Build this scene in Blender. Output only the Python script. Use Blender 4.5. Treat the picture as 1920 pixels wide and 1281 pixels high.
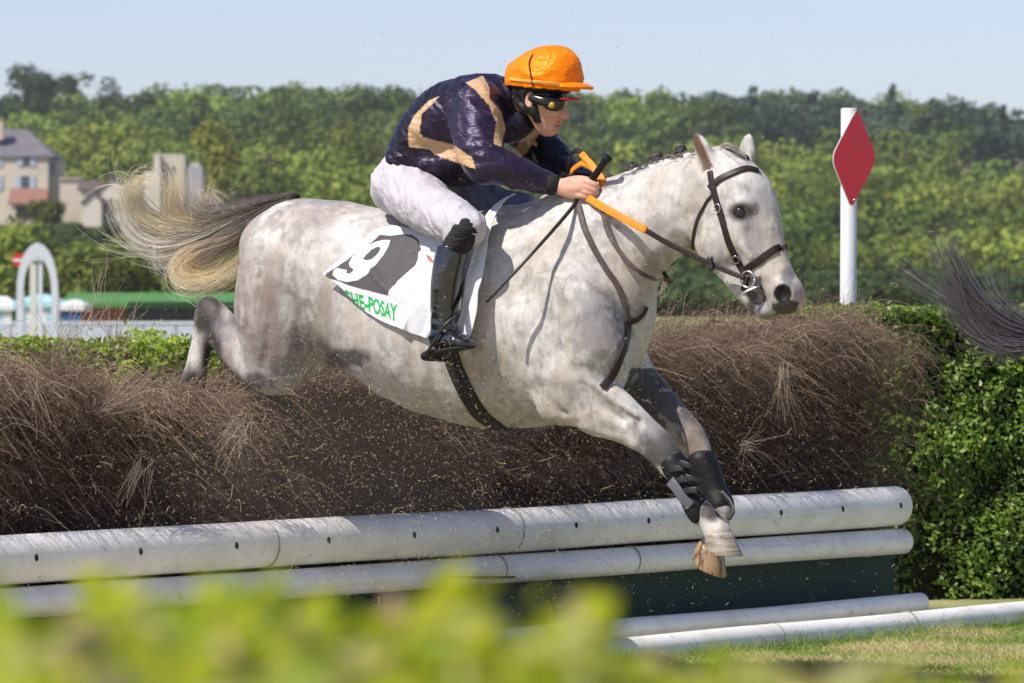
import bpy, bmesh, math, random
import numpy as np
from mathutils import Vector, Matrix, noise as mnoise
from mathutils.bvhtree import BVHTree
from mathutils.geometry import tessellate_polygon
SC = bpy.context.scene
for _o in list(bpy.data.objects): bpy.data.objects.remove(_o)
rng = np.random.default_rng(7); random.seed(7)

# ------------------------------------------------------------------ camera
CAMZ = 1.39; F = 9600.0; HX = 960.0; HY = 550.0
cam_d = bpy.data.cameras.new('camera'); cam = bpy.data.objects.new('camera', cam_d)
SC.collection.objects.link(cam); SC.camera = cam
cam.location = (0, 0, CAMZ); cam.rotation_euler = (math.pi/2, 0, 0)
cam_d.sensor_width = 36; cam_d.lens = 180; cam_d.clip_start = .1; cam_d.clip_end = 6000
cam_d.shift_y = (HY-640.5)/1920.0
cam_d.dof.use_dof = True; cam_d.dof.focus_distance = 17.9; cam_d.dof.aperture_fstop = 9.5
# ------------------------------------------------------------------ sky and sun
SUN_EL = math.radians(51); SUN_D = Vector((-.80, -.60, 0)).normalized()      # horizontal direction towards the sun
world = bpy.data.worlds.new('World'); SC.world = world; world.use_nodes = True
nt = world.node_tree; bg = nt.nodes['Background']; sky = nt.nodes.new('ShaderNodeTexSky')
sky.sky_type = 'NISHITA'; sky.sun_disc = False; sky.sun_elevation = SUN_EL
sky.sun_rotation = math.atan2(SUN_D.x, SUN_D.y); sky.air_density = .75; sky.dust_density = .6; sky.ozone_density = 3.4
tint = nt.nodes.new('ShaderNodeMix'); tint.data_type = 'RGBA'; tint.blend_type = 'MULTIPLY'; tint.inputs[0].default_value = 1; tint.inputs[7].default_value = (.985, .86, .885, 1)
nt.links.new(sky.outputs[0], tint.inputs[6]); nt.links.new(tint.outputs[2], bg.inputs[0]); bg.inputs[1].default_value = .125
sd = bpy.data.lights.new('sun', 'SUN'); sd.energy = 4.3; sd.angle = math.radians(.5); sd.color = (1, .95, .87)
sun = bpy.data.objects.new('sun', sd); SC.collection.objects.link(sun)
_s = Vector((SUN_D.x*math.cos(SUN_EL), SUN_D.y*math.cos(SUN_EL), math.sin(SUN_EL)))
sun.rotation_euler = _s.to_track_quat('Z', 'Y').to_euler(); sun.location = (-20, -10, 30)
SC.view_settings.view_transform = 'Standard'; SC.view_settings.look = 'None'
SC.view_settings.exposure = 0.42; SC.view_settings.gamma = 1.0
SC.render.engine = 'CYCLES'; SC.cycles.use_denoising = True
SC.cycles.max_bounces = 6; SC.cycles.transparent_max_bounces = 8

# ------------------------------------------------------------------ frames
TH = math.radians(33); Y0 = 18.0; X0 = (800-HX)/F*Y0
CT, ST = math.cos(TH), math.sin(TH)
def L(px, py, v=0.0):
    """point (u, -v, w) of the horse's own frame: seen at (px,py), v metres towards the near flank"""
    t = (px-HX)/F
    u = (t*(Y0-v*CT)-X0+v*ST)/(CT+t*ST)
    Y = Y0-u*ST-v*CT
    return np.array((u, -v, CAMZ-(py-HY)/F*Y))
def l2w(P):
    P = np.asarray(P, float).reshape(-1, 3)
    u, l, w = P[:, 0], P[:, 1], P[:, 2]
    return np.stack((X0+u*CT+l*ST, Y0-u*ST+l*CT, w), 1)
def w2l(P):
    P = np.asarray(P, float).reshape(-1, 3); x = P[:, 0]-X0; y = P[:, 1]-Y0
    return np.stack((x*CT-y*ST, x*ST+y*CT, P[:, 2]), 1)
def pix(P):
    P = np.asarray(P, float).reshape(-1, 3)
    return np.stack((HX+F*P[:, 0]/P[:, 1], HY-F*(P[:, 2]-CAMZ)/P[:, 1]), 1)
def PT(px, py, Y): return np.array(((px-HX)/F*Y, Y, CAMZ-(py-HY)/F*Y))
PXM = Y0/F      # metres per photo pixel at the horse

# ------------------------------------------------------------------ objects
ROOTM = {}
def tag(o, label=None, cat=None, group=None, kind=None):
    if label: o['label'] = label
    if cat: o['category'] = cat
    if group: o['group'] = group
    if kind: o['kind'] = kind
    return o
def empty(name, loc, label=None, cat=None, group=None, rz=0.0, kind=None):
    o = bpy.data.objects.new(name, None); SC.collection.objects.link(o)
    o.location = tuple(float(a) for a in loc); o.rotation_euler = (0, 0, rz)
    ROOTM[o.name] = Matrix.Translation(o.location) @ Matrix.Rotation(rz, 4, 'Z')
    return tag(o, label, cat, group, kind)
def mesh(name, V, Fc, mat=None, parent=None, smooth=True, col=None, mats=None, mi=None, label=None, uv=None):
    """V in world coordinates; becomes local to the parent's root"""
    V = np.asarray(V, np.float64).reshape(-1, 3)
    if parent is not None:
        M = np.array(ROOTM[parent.name].inverted())
        V = V@M[:3, :3].T+M[:3, 3]
    me = bpy.data.meshes.new(name)
    if isinstance(Fc, np.ndarray):
        n = len(Fc); k = Fc.shape[1]
        me.vertices.add(len(V)); me.vertices.foreach_set('co', V.astype(np.float32).ravel())
        me.loops.add(n*k); me.loops.foreach_set('vertex_index', Fc.astype(np.int32).ravel())
        me.polygons.add(n); me.polygons.foreach_set('loop_start', np.arange(0, n*k, k, dtype=np.int32))
        me.update(calc_edges=True)
    else:
        me.from_pydata([tuple(v) for v in V], [], [tuple(int(i) for i in f) for f in Fc])
    me.polygons.foreach_set('use_smooth', np.full(len(me.polygons), smooth))
    if col is not None:
        a = me.color_attributes.new('Col', 'FLOAT_COLOR', 'POINT')
        c = np.ones((len(V), 4), np.float32); c[:, :3] = col; a.data.foreach_set('color', c.ravel())
    for m in (mats or [mat]):
        if m: me.materials.append(m)
    if mi is not None: me.polygons.foreach_set('material_index', np.asarray(mi, np.int32))
    o = bpy.data.objects.new(name, me); SC.collection.objects.link(o)
    if parent is not None:
        o.parent = parent
        ROOTM[o.name] = ROOTM[parent.name]
    else: ROOTM[o.name] = Matrix.Identity(4)
    if label: o['label'] = label
    me.update()
    return o
def copy_tree(o, loc=None, parent=None, group=None, label=None):
    c = o.copy(); SC.collection.objects.link(c)
    if parent is not None: c.parent = parent
    if loc is not None: c.location = loc
    if label: c['label'] = label
    if group: c['group'] = group
    ROOTM[c.name] = ROOTM.get(o.name)
    for ch in list(o.children): copy_tree(ch, None, c)
    return c

# ------------------------------------------------------------------ materials
def mat(name, col=(.5, .5, .5), rough=.7, attr=False, noise=None, bump=None, spec=.4, metal=0, trans=0, emit=None,
        sheen=0, coat=0, hue=0.0, stripes=None, wave=None, aniso_noise=None):
    """noise: list of (scale, colour, lo, hi, amount[, vec_scale]); bump: list of (scale, strength, dist[, vec_scale])"""
    m = bpy.data.materials.new(name); m.use_nodes = True; t = m.node_tree; N = t.nodes; LK = t.links
    b = N['Principled BSDF']; b.inputs['Roughness'].default_value = rough; b.inputs['Specular IOR Level'].default_value = spec
    b.inputs['Metallic'].default_value = metal
    if sheen: b.inputs['Sheen Weight'].default_value = sheen
    if coat: b.inputs['Coat Weight'].default_value = coat; b.inputs['Coat Roughness'].default_value = .12
    tc = N.new('ShaderNodeTexCoord'); out = tc.outputs['Object']
    if attr:
        a = N.new('ShaderNodeAttribute'); a.attribute_name = 'Col'; c = a.outputs['Color']
    else:
        a = N.new('ShaderNodeRGB'); a.outputs[0].default_value = (*col, 1); c = a.outputs[0]
    def vec(vs):
        if vs is None: return out
        mp = N.new('ShaderNodeMapping'); mp.inputs['Scale'].default_value = vs[:3]
        if len(vs) > 3: mp.inputs['Rotation'].default_value = vs[3:6]
        LK.new(out, mp.inputs['Vector']); return mp.outputs[0]
    for q in (noise or []):
        sc, nc, lo, hi, amt = q[:5]
        n = N.new('ShaderNodeTexNoise'); n.inputs['Scale'].default_value = sc; n.inputs['Detail'].default_value = 5
        n.inputs['Roughness'].default_value = .62
        LK.new(vec(q[5] if len(q) > 5 else None), n.inputs['Vector'])
        r = N.new('ShaderNodeMapRange'); r.inputs[1].default_value = lo; r.inputs[2].default_value = hi; r.inputs[4].default_value = amt
        LK.new(n.outputs['Fac'], r.inputs[0])
        x = N.new('ShaderNodeMix'); x.data_type = 'RGBA'; LK.new(r.outputs[0], x.inputs[0]); LK.new(c, x.inputs[6])
        if nc == 'dark' or nc == 'light':
            mu = N.new('ShaderNodeMix'); mu.data_type = 'RGBA'; mu.blend_type = 'MULTIPLY'; mu.inputs[0].default_value = 1
            g = .30 if nc == 'dark' else 1.7
            mu.clamp_result = False
            LK.new(c, mu.inputs[6]); mu.inputs[7].default_value = (g, g, g, 1); LK.new(mu.outputs[2], x.inputs[7])
        else: x.inputs[7].default_value = (*nc, 1)
        c = x.outputs[2]
    LK.new(c, b.inputs['Base Color'])
    prev = None
    for q in (bump or []):
        sc, st, ds = q[:3]
        n = N.new('ShaderNodeTexNoise'); n.inputs['Scale'].default_value = sc; n.inputs['Detail'].default_value = 4
        LK.new(vec(q[3] if len(q) > 3 else None), n.inputs['Vector'])
        bp = N.new('ShaderNodeBump'); bp.inputs['Strength'].default_value = st; bp.inputs['Distance'].default_value = ds
        LK.new(n.outputs['Fac'], bp.inputs['Height'])
        if prev: LK.new(prev, bp.inputs['Normal'])
        prev = bp.outputs[0]
    if prev: LK.new(prev, b.inputs['Normal'])
    if trans:
        tr = N.new('ShaderNodeBsdfTranslucent'); LK.new(c, tr.inputs['Color'])
        ad = N.new('ShaderNodeMixShader'); ad.inputs[0].default_value = trans
        LK.new(b.outputs[0], ad.inputs[1]); LK.new(tr.outputs[0], ad.inputs[2])
        LK.new(ad.outputs[0], N['Material Output'].inputs['Surface'])
    return m

# ------------------------------------------------------------------ distance-field modelling
class Field:
    def __init__(s, lo, hi, h):
        s.lo = np.array(lo, float); s.h = h; s.n = np.ceil((np.array(hi)-s.lo)/h).astype(int)+1
        s.A = np.full(s.n, .2, np.float32)
        s.ax = [(s.lo[i]+h*np.arange(s.n[i])).astype(np.float32) for i in range(3)]
    def box(s, lo, hi):
        a = np.clip(np.floor((np.array(lo)-s.lo)/s.h).astype(int), 0, s.n); b = np.clip(np.ceil((np.array(hi)-s.lo)/s.h).astype(int)+1, 0, s.n)
        sl = tuple(slice(a[i], b[i]) for i in range(3))
        g = [s.ax[0][sl[0]][:, None, None], s.ax[1][sl[1]][None, :, None], s.ax[2][sl[2]][None, None, :]]
        return sl, g
    def _put(s, sl, d, k, op):
        A = s.A[sl]
        if A.size == 0: return
        if op == 'add':
            h = np.maximum(k-np.abs(A-d), 0)/k; s.A[sl] = np.minimum(A, d)-h*h*k*.25
        else:
            d = -d; h = np.maximum(k-np.abs(A-d), 0)/k; s.A[sl] = np.maximum(A, d)+h*h*k*.25
    def cone(s, a, b, ra, rb, sa=1., sb=1., k=.03, op='add'):
        a = np.asarray(a, float); b = np.asarray(b, float); R = max(ra, rb); m = k+3*s.h
        RL = max(ra*sa, rb*sb)
        ext = np.array((R, max(RL, R*.0+RL), R))+m
        sl, g = s.box(np.minimum(a, b)-ext, np.maximum(a, b)+ext)
        ab = b-a; l2 = ab@ab+1e-12
        sm = (sa+sb)/2
        wv = np.array((1, 1/sm**2, 1)); l2 = (ab*wv)@ab+1e-12
        p = [g[i]-np.float32(a[i]) for i in range(3)]
        t = np.clip((p[0]*(ab[0])+p[1]*(ab[1]*wv[1])+p[2]*(ab[2]))/l2, 0, 1).astype(np.float32)
        S = sa+t*(sb-sa)
        d = np.sqrt((p[0]-t*ab[0])**2+((p[1]-t*ab[1])/S)**2+(p[2]-t*ab[2])**2)-(ra+t*(rb-ra))
        d = d*np.minimum(S, 1)
        s._put(sl, d, k, op)
    def tube(s, pts, k=.03, op='add', sub=4):
        """pts: rows (u,l,w,r,lateral ratio), Catmull-Rom densified"""
        P = np.array(pts, float)
        if len(P) > 2 and sub > 1: P = crom(P, sub)
        R = np.maximum(P[:, 3], P[:, 3]*P[:, 4])[:, None]; sl, g = s.box((P[:, :3]-R).min(0)-k-3*s.h, (P[:, :3]+R).max(0)+k+3*s.h)
        T = Field.__new__(Field); T.h = s.h; T.lo = np.array([g[i].min() if g[i].size else 0 for i in range(3)], float)
        T.A = np.full(s.A[sl].shape, .2, np.float32); T.n = np.array(T.A.shape); T.ax = [q.ravel() for q in g]
        for a, b in zip(P[:-1], P[1:]): T.cone(a[:3], b[:3], a[3], b[3], a[4], b[4], .006, 'add')
        s._put(sl, T.A, k, op)
    def ell(s, c, r, k=.02, op='add', rot=None):
        c = np.asarray(c, float); r = np.asarray(r, float); R = r.max() if rot is not None else r
        sl, g = s.box(c-R-k-3*s.h, c+R+k+3*s.h)
        p = [g[i]-np.float32(c[i]) for i in range(3)]
        if rot is not None:
            M = np.array(rot.to_3x3().inverted() if hasattr(rot, 'to_3x3') else rot)
            p = [p[0]*M[i][0]+p[1]*M[i][1]+p[2]*M[i][2] for i in range(3)]
        q = np.sqrt(sum((p[i]/r[i])**2 for i in range(3)))
        q2 = np.sqrt(sum((p[i]/r[i]**2)**2 for i in range(3)))+1e-9
        s._put(sl, (q*(q-1)/q2).astype(np.float32), k, op)
    def net(s, warp=None):
        A = s.A; ins = A < 0; nx, ny, nz = A.shape
        c = np.zeros((nx-1, ny-1, nz-1), np.int8)
        for i in (0, 1):
            for j in (0, 1):
                for k in (0, 1): c += ins[i:nx-1+i, j:ny-1+j, k:nz-1+k]
        act = np.argwhere((c > 0) & (c < 8)); idx = np.full(c.shape, -1, np.int32); idx[tuple(act.T)] = np.arange(len(act))
        vals = {}
        for i in (0, 1):
            for j in (0, 1):
                for k in (0, 1): vals[i, j, k] = A[act[:, 0]+i, act[:, 1]+j, act[:, 2]+k]
        acc = np.zeros((len(act), 3)); cnt = np.zeros(len(act))
        for ax in range(3):
            for o1 in (0, 1):
                for o2 in (0, 1):
                    q = [0, 0, 0]; oth = [a for a in range(3) if a != ax]; q[oth[0]] = o1; q[oth[1]] = o2
                    p = list(q); p[ax] = 1; va = vals[tuple(q)]; vb = vals[tuple(p)]
                    m = (va < 0) != (vb < 0); t = np.where(m, va/(va-vb+1e-20), 0)
                    pos = np.tile(np.array(q, float), (len(act), 1)); pos[:, ax] += t
                    acc[m] += pos[m]; cnt[m] += 1
        V = s.lo+s.h*(act+acc/cnt[:, None])
        Fs = []
        for ax in range(3):
            oth = [(ax+1) % 3, (ax+2) % 3]
            a = [slice(None)]*3; b = [slice(None)]*3; a[ax] = slice(0, -1); b[ax] = slice(1, None)
            ia = ins[tuple(a)]; ib = ins[tuple(b)]; e = np.argwhere(ia != ib)
            ok = (e[:, oth[0]] > 0) & (e[:, oth[1]] > 0) & (e[:, oth[0]] < A.shape[oth[0]]-1) & (e[:, oth[1]] < A.shape[oth[1]]-1); e = e[ok]
            s_in = ia[tuple(e.T)]
            def cell(d1, d2):
                q = e.copy(); q[:, oth[0]] -= d1; q[:, oth[1]] -= d2; return idx[tuple(q.T)]
            qd = np.stack((cell(1, 1), cell(0, 1), cell(0, 0), cell(1, 0)), 1)
            qd[~s_in] = qd[~s_in][:, ::-1]; Fs.append(qd)
        Fc = np.concatenate(Fs)
        return V, Fc
def relax(V, Fc, it=2, lam=.5):
    n = len(V); e = np.concatenate([np.stack((Fc[:, i], Fc[:, (i+1) % Fc.shape[1]]), 1) for i in range(Fc.shape[1])])
    for _ in range(it):
        S = np.zeros((n, 3)); c = np.bincount(e[:, 0], minlength=n)+np.bincount(e[:, 1], minlength=n)
        for i in range(3):
            S[:, i] = np.bincount(e[:, 0], V[e[:, 1], i], minlength=n)+np.bincount(e[:, 1], V[e[:, 0], i], minlength=n)
        V = V+lam*(S/np.maximum(c, 1)[:, None]-V)
    return V
def vnormals(V, Fc):
    a = V[Fc[:, 2]]-V[Fc[:, 0]]; b = V[Fc[:, 3 if Fc.shape[1] > 3 else 1]]-V[Fc[:, 1 if Fc.shape[1] > 3 else 0]]
    fn = np.cross(a, b); N = np.zeros_like(V)
    for i in range(Fc.shape[1]):
        for k in range(3): N[:, k] += np.bincount(Fc[:, i], fn[:, k], minlength=len(V))
    return N/(np.linalg.norm(N, axis=1)[:, None]+1e-12)
def crom(P, sub):
    P = np.asarray(P, float); Q = np.vstack((2*P[0]-P[1], P, 2*P[-1]-P[-2])); out = []
    for i in range(1, len(Q)-2):
        p0, p1, p2, p3 = Q[i-1], Q[i], Q[i+1], Q[i+2]
        for j in range(sub):
            t = j/sub
            out.append(.5*((2*p1)+(-p0+p2)*t+(2*p0-5*p1+4*p2-p3)*t*t+(-p0+3*p1-3*p2+p3)*t**3))
    out.append(P[-1]); return np.array(out)
def strands(P, R, C=None, sides=3):
    """P (n,k,3) centre lines, R (n,k) or (k,) radii, C (n,3) or (n,k,3) colours -> V, F, col"""
    n, k, _ = P.shape; R = np.broadcast_to(R, (n, k))
    T = np.gradient(P, axis=1); T /= np.linalg.norm(T, axis=2, keepdims=True)+1e-9
    up = rng.normal(size=(n, 1, 3)); A = np.cross(T, up); A /= np.linalg.norm(A, axis=2, keepdims=True)+1e-9; B = np.cross(T, A)
    V = np.empty((n, k, sides, 3))
    for s in range(sides):
        a = 2*math.pi*s/sides; V[:, :, s] = P+(A*math.cos(a)+B*math.sin(a))*R[:, :, None]
    base = (np.arange(n)*k*sides)[:, None, None]; r = (np.arange(k-1)*sides)[None, :, None]; s = np.arange(sides)[None, None]; s2 = (s+1) % sides
    Fc = np.stack((base+r+s, base+r+s2, base+r+sides+s2, base+r+sides+s), -1).reshape(-1, 4)
    col = None
    if C is not None:
        C = np.asarray(C); C = C[:, None] if C.ndim == 2 else C
        col = np.broadcast_to(C[:, :, None], (n, k, sides, 3)).reshape(-1, 3)
    return V.reshape(-1, 3), Fc, col
def leaves(P, N, size, C, aspect=.55, fold=.25, D=None):
    """leaf quads bent along the midrib: P (n,3) N (n,3) size (n,) C (n,3)"""
    n = len(P); N = N/(np.linalg.norm(N, axis=1)[:, None]+1e-9)
    r = rng.normal(size=(n, 3)) if D is None else D
    U = np.cross(N, r); U /= np.linalg.norm(U, axis=1)[:, None]+1e-9; W = np.cross(N, U)
    s = size[:, None]; a = aspect
    V = np.stack((P-U*s*.5, P+W*s*a*.5-N*s*fold*.3+U*s*-.05, P+U*s*.5-N*s*fold*.3, P-W*s*a*.5-N*s*fold*.3+U*s*-.05), 1).reshape(-1, 3)
    V2 = V
    Fc = np.arange(4*n).reshape(n, 4)
    return V2, Fc, np.repeat(C, 4, 0)
def inpoly(P, poly):
    x, y = P[:, 0], P[:, 1]; c = np.zeros(len(P), bool); q = np.asarray(poly, float); j = len(q)-1
    for i in range(len(q)):
        a = (q[i, 1] > y) != (q[j, 1] > y)
        with np.errstate(divide='ignore', invalid='ignore'):
            xi = (q[j, 0]-q[i, 0])*(y-q[i, 1])/(q[j, 1]-q[i, 1])+q[i, 0]
        c ^= a & (x < xi); j = i
    return c
def vnoise(P, scale, seed=0.0, oct=1):
    out = np.empty(len(P))
    for i, p in enumerate(P*scale+seed): out[i] = mnoise.fractal(Vector(p), 1.0, 2.0, oct) if oct > 1 else mnoise.noise(Vector(p))
    return out
def lerp(a, b, t):
    a = np.asarray(a, float); b = np.asarray(b, float); t = np.asarray(t)[..., None]; return a+(b-a)*t
def sstep(x, a, b):
    t = np.clip((x-a)/(b-a), 0, 1); return t*t*(3-2*t)
def tubemesh(name, pts, r, m, parent=None, sides=8, sub=6, cap=True, flat=None, label=None):
    P = np.asarray(pts, float); r = np.broadcast_to(np.asarray(r, float), (len(P),))
    Q = crom(np.column_stack((P, r)), sub) if sub > 1 else np.column_stack((P, r))
    P = Q[:, :3]; r = Q[:, 3]
    T = np.gradient(P, axis=0); T /= np.linalg.norm(T, axis=1)[:, None]+1e-12
    up = np.array((0, 0, 1.)) if flat is None else np.array(flat, float); V = []; A = np.cross(T[0], up)
    if np.linalg.norm(A) < 1e-3: A = np.cross(T[0], (1, 0, 0))
    for i in range(len(P)):
        A = A-T[i]*(A@T[i]); A /= np.linalg.norm(A); B = np.cross(T[i], A)
        for s in range(sides):
            a = 2*math.pi*s/sides; V.append(P[i]+(A*math.cos(a)+B*math.sin(a))*r[i])
    Fc = [(i*sides+s, i*sides+(s+1) % sides, (i+1)*sides+(s+1) % sides, (i+1)*sides+s) for i in range(len(P)-1) for s in range(sides)]
    if cap: Fc += [tuple(range(sides))[::-1], tuple((len(P)-1)*sides+s for s in range(sides))]
    return mesh(name, V, Fc, m, parent, label=label)
def strap(pts, nrm, width, thick, sub=4):
    """flat band along pts with surface normals nrm -> V, F"""
    w = np.broadcast_to(np.asarray(width, float), (len(pts),))
    Q = crom(np.column_stack((pts, nrm, w)), sub); P = Q[:, :3]; N = Q[:, 3:6]; w = Q[:, 6]
    N = N/(np.linalg.norm(N, axis=1)[:, None]+1e-9)
    T = np.gradient(P, axis=0); T /= np.linalg.norm(T, axis=1)[:, None]+1e-9; S = np.cross(T, N); S /= np.linalg.norm(S, axis=1)[:, None]+1e-9
    V = []
    for i in range(len(P)):
        for a, b in ((-.5, -.5), (-.5, .4), (-.38, .5), (.38, .5), (.5, .4), (.5, -.5)): V.append(P[i]+S[i]*w[i]*a+N[i]*thick*b)
    k = 6
    Fc = [(i*k+s, i*k+(s+1) % k, (i+1)*k+(s+1) % k, (i+1)*k+s) for i in range(len(P)-1) for s in range(k)]
    Fc += [tuple(range(k))[::-1], tuple((len(P)-1)*k+s for s in range(k))]
    return np.array(V), Fc
def join(parts):
    V = []; Fc = []; n = 0
    for v, f in parts:
        V.append(np.asarray(v).reshape(-1, 3)); Fc += [tuple(int(i)+n for i in q) for q in f]; n += len(V[-1])
    return np.vstack(V), Fc
def boxvf(lo, hi):
    x0, y0, z0 = lo; x1, y1, z1 = hi
    V = [(x0, y0, z0), (x1, y0, z0), (x1, y1, z0), (x0, y1, z0), (x0, y0, z1), (x1, y0, z1), (x1, y1, z1), (x0, y1, z1)]
    return V, [(0, 3, 2, 1), (4, 5, 6, 7), (0, 1, 5, 4), (1, 2, 6, 5), (2, 3, 7, 6), (3, 0, 4, 7)]
# ================================================================== HORSE
def S(px, py, v, r, lat=None):
    """field row: r in photo pixels in the horse's own plane, lat = lateral radius in metres"""
    p = L(px, py, v); rr = r*PXM
    return (*p, rr, (lat/rr) if lat else 1.0)
def ear(f, bx, by, tx, ty, v, v2):
    a = L(bx, by, v); b = L(tx, ty, v2); d = b-a; n = 12; pr = lambda t: .002+.032*(1-t)**.75*(.62+1.5*t) if t < .9 else .002+.032*.1**.75*1.97*(1-(t-.9)*9)
    f.tube([(*(a+d*t-np.array((0, 0, 0))), max(pr(t), .002), .6) for t in np.linspace(0, 1, n)], k=.012, sub=1)
    f.tube([(*(a+d*t+np.array((-.008, -.024, 0))), pr(t)*.80, .62) for t in np.linspace(.12, .92, n)], k=.007, op='sub', sub=1)
def body_common(hf):
    hf.tube([S(548, 462, 0, 80, .24), S(600, 487, 0, 114, .262), S(690, 538, 0, 146, .265), S(780, 592, 0, 160, .305), S(870, 607, 0, 182, .31),
             S(950, 606, 0, 196, .29), S(1030, 600, 0, 182, .25), S(1098, 598, 0, 128, .21)], k=.04)
    hf.tube([S(1050, 516, 0, 136, .17), S(1128, 470, 0, 117, .13), S(1212, 411, 0, 94, .095), S(1293, 371, 0, 79, .08), S(1345, 348, 0, 66, .08)], k=.09)
    # withers ridge, croup
    hf.tube([S(900, 440, 0, 34, .06), S(990, 425, 0, 34, .05), S(1070, 400, 0, 26, .04)], k=.07)
    hf.ell(L(560, 470, .14), (.15, .12, .17), k=.06); hf.ell(L(590, 470, -.14), (.15, .12, .17), k=.06)
    # shoulders / chest
    for s, dx in ((1, 0), (-1, 22)):
        hf.tube([S(1030+dx, 480, .13*s, 50, .075), S(1082+dx, 580, .175*s, 62, .09), S(1118+dx, 655, .165*s, 58, .09)], k=.05)
        hf.tube([S(1000+dx, 600, .17*s, 40, .09), S(1035+dx, 690, .17*s, 44, .085)], k=.05)
        hf.ell(L(1120+dx, 690, .12*s), (.11, .095, .115), k=.06)
    # head
    H = S
    hf.tube([H(1358, 330, 0, 50, .075), H(1388, 372, 0, 62, .098), H(1405, 425, 0, 62, .082), H(1430, 482, 0, 46, .056), H(1452, 525, 0, 39, .050), H(1468, 553, 0, 35, .052)], k=.03)
    for s in (1, -1):
        hf.ell(L(1345, 440, .05*s), (.088, .04, .105), k=.05)                       # jowl
        hf.ell(L(1396, 382, .080*s), (.040, .022, .026), k=.025)                     # brow
        hf.tube([S(1375, 430, .078*s, 8), S(1412, 480, .062*s, 7)], k=.03, sub=1)
        hf.ell(L(1464, 546, .044*s), (.042, .026, .038), k=.015)                     # nostril flare
    hf.tube([S(1345, 478, 0, 26, .05), S(1395, 530, 0, 27, .045), S(1426, 572, 0, 21, .038), S(1440, 583, 0, 17, .038)], k=.03)   # lower jaw
    hf.ell(L(1487, 556, 0), (.030, .05, .045), k=.03)
    hf.tube([S(1414, 556, .052, 4), S(1440, 570, .058, 4), S(1468, 586, .05, 4)], k=.008, op='sub')
    hf.tube([S(1414, 556, -.052, 4), S(1440, 570, -.058, 4), S(1468, 586, -.05, 4)], k=.008, op='sub')
    for s in (1, -1):
        hf.ell(L(1467, 553, .074*s), (.036, .030, .035), k=.007, op='sub', rot=Matrix.Rotation(math.radians(25), 3, 'Y'))
        hf.ell(L(1387, 397, .108*s), (.030, .022, .022), k=.010, op='sub')
    # ears
    ear(hf, 1335, 318, 1304, 250, .06, .075)
    ear(hf, 1398, 312, 1404, 252, -.055, -.06)
hf = Field((-1.35, -.50, .15), (2.0, .46, 2.15), .0068)
body_common(hf)
# forelegs
hf.tube([S(1085, 700, .15, 62, .085), S(1110, 752, .155, 53, .065), S(1160, 782, .16, 41, .05), S(1205, 810, .16, 30, .042), S(1240, 842, .16, 28, .040),
         S(1260, 872, .155, 21, .032), S(1285, 912, .155, 17, .026), S(1306, 946, .15, 20, .03), S(1318, 965, .15, 22, .032), S(1334, 986, .15, 17, .028), S(1346, 1000, .15, 26, .042)], k=.03)
hf.ell(L(1052, 752, .15), (.085, .07, .08), k=.05)
hf.tube([S(1100, 790, .165, 14), S(1150, 808, .17, 12), S(1195, 830, .17, 9)], k=.02)
hf.tube([S(1070, 700, .2, 10), S(1130, 735, .2, 12), S(1190, 780, .19, 10)], k=.04)
hf.tube([S(1150, 690, -.12, 60, .085), S(1205, 735, -.13, 42, .055), S(1258, 782, -.13, 31, .045), S(1295, 820, -.13, 29, .042),
         S(1315, 858, -.13, 22, .034), S(1334, 905, -.13, 17, .028), S(1350, 948, -.12, 21, .032), S(1348, 975, -.10, 19, .03), S(1340, 1020, -.07, 24, .038)], k=.03)
# hind legs
hf.tube([S(538, 500, .17, 92, .14), S(518, 580, .19, 80, .125), S(516, 645, .185, 64, .10), S(508, 690, .17, 46, .07), S(470, 672, .17, 40, .055),
         S(430, 640, .17, 34, .042), S(402, 602, .17, 29, .036), S(392, 586, .17, 25, .034)], k=.03)
hf.tube([S(548, 560, .16, 60, .1), S(545, 640, .165, 52, .085), S(530, 695, .17, 38, .06)], k=.04)
hf.cone(L(398, 590, .17), L(389, 573, .17), .034, .024, .8, .8, k=.02)
hf.tube([S(432, 604, .17, 10), S(405, 580, .17, 10)], k=.03, sub=1)
hf.tube([S(394, 600, .17, 27, .034), S(385, 630, .17, 22, .03), S(375, 665, .17, 19, .027), S(368, 700, .17, 20, .03), S(362, 722, .17, 22, .034), S(362, 742, .17, 18, .03)], k=.02)
hf.tube([S(600, 520, -.15, 100, .12), S(585, 600, -.16, 74, .1), S(570, 655, -.16, 52, .08), S(535, 700, -.16, 38, .055), S(495, 700, -.16, 27, .04), S(478, 700, -.16, 25, .036),
         S(484, 730, -.16, 20, .03), S(492, 752, -.16, 22, .034), S(496, 768, -.16, 18, .03)], k=.03)
# flank fold and groin
hf.ell(L(610, 605, .12), (.11, .08, .10), k=.06)
hf.ell(L(660, 672, .02), (.10, .06, .035), k=.04)
# grooves between muscles
for i in range(5): hf.tube([S(770+i*34, 560+i*4, .315, 4), S(764+i*36, 640+i*8, .32, 5), S(776+i*34, 710+i*10, .27, 4)], k=.035, op='sub')
for x, y in ((1045, 770), (1062, 790)): hf.tube([S(x-22, y-26, .235, 3), S(x, y, .225, 3), S(x+20, y+4, .2, 2)], k=.02, op='sub')
hf.tube([S(1160, 640, .13, 5), S(1190, 690, .09, 5), S(1200, 730, .03, 4)], k=.03, op='sub'); hf.tube([S(1215, 560, .05, 5), S(1205, 620, .06, 5)], k=.04, op='sub')
hf.tube([S(1265, 880, .19, 2.2), S(1290, 925, .185, 2.2)], k=.01, op='sub'); hf.tube([S(1090, 720, .235, 3), S(1140, 752, .22, 3), S(1200, 792, .195, 2.5)], k=.02, op='sub')
hf.tube([S(1255, 560-40, .06, 4), S(1222, 575-20, .06, 4)], k=.03, op='sub')
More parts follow.
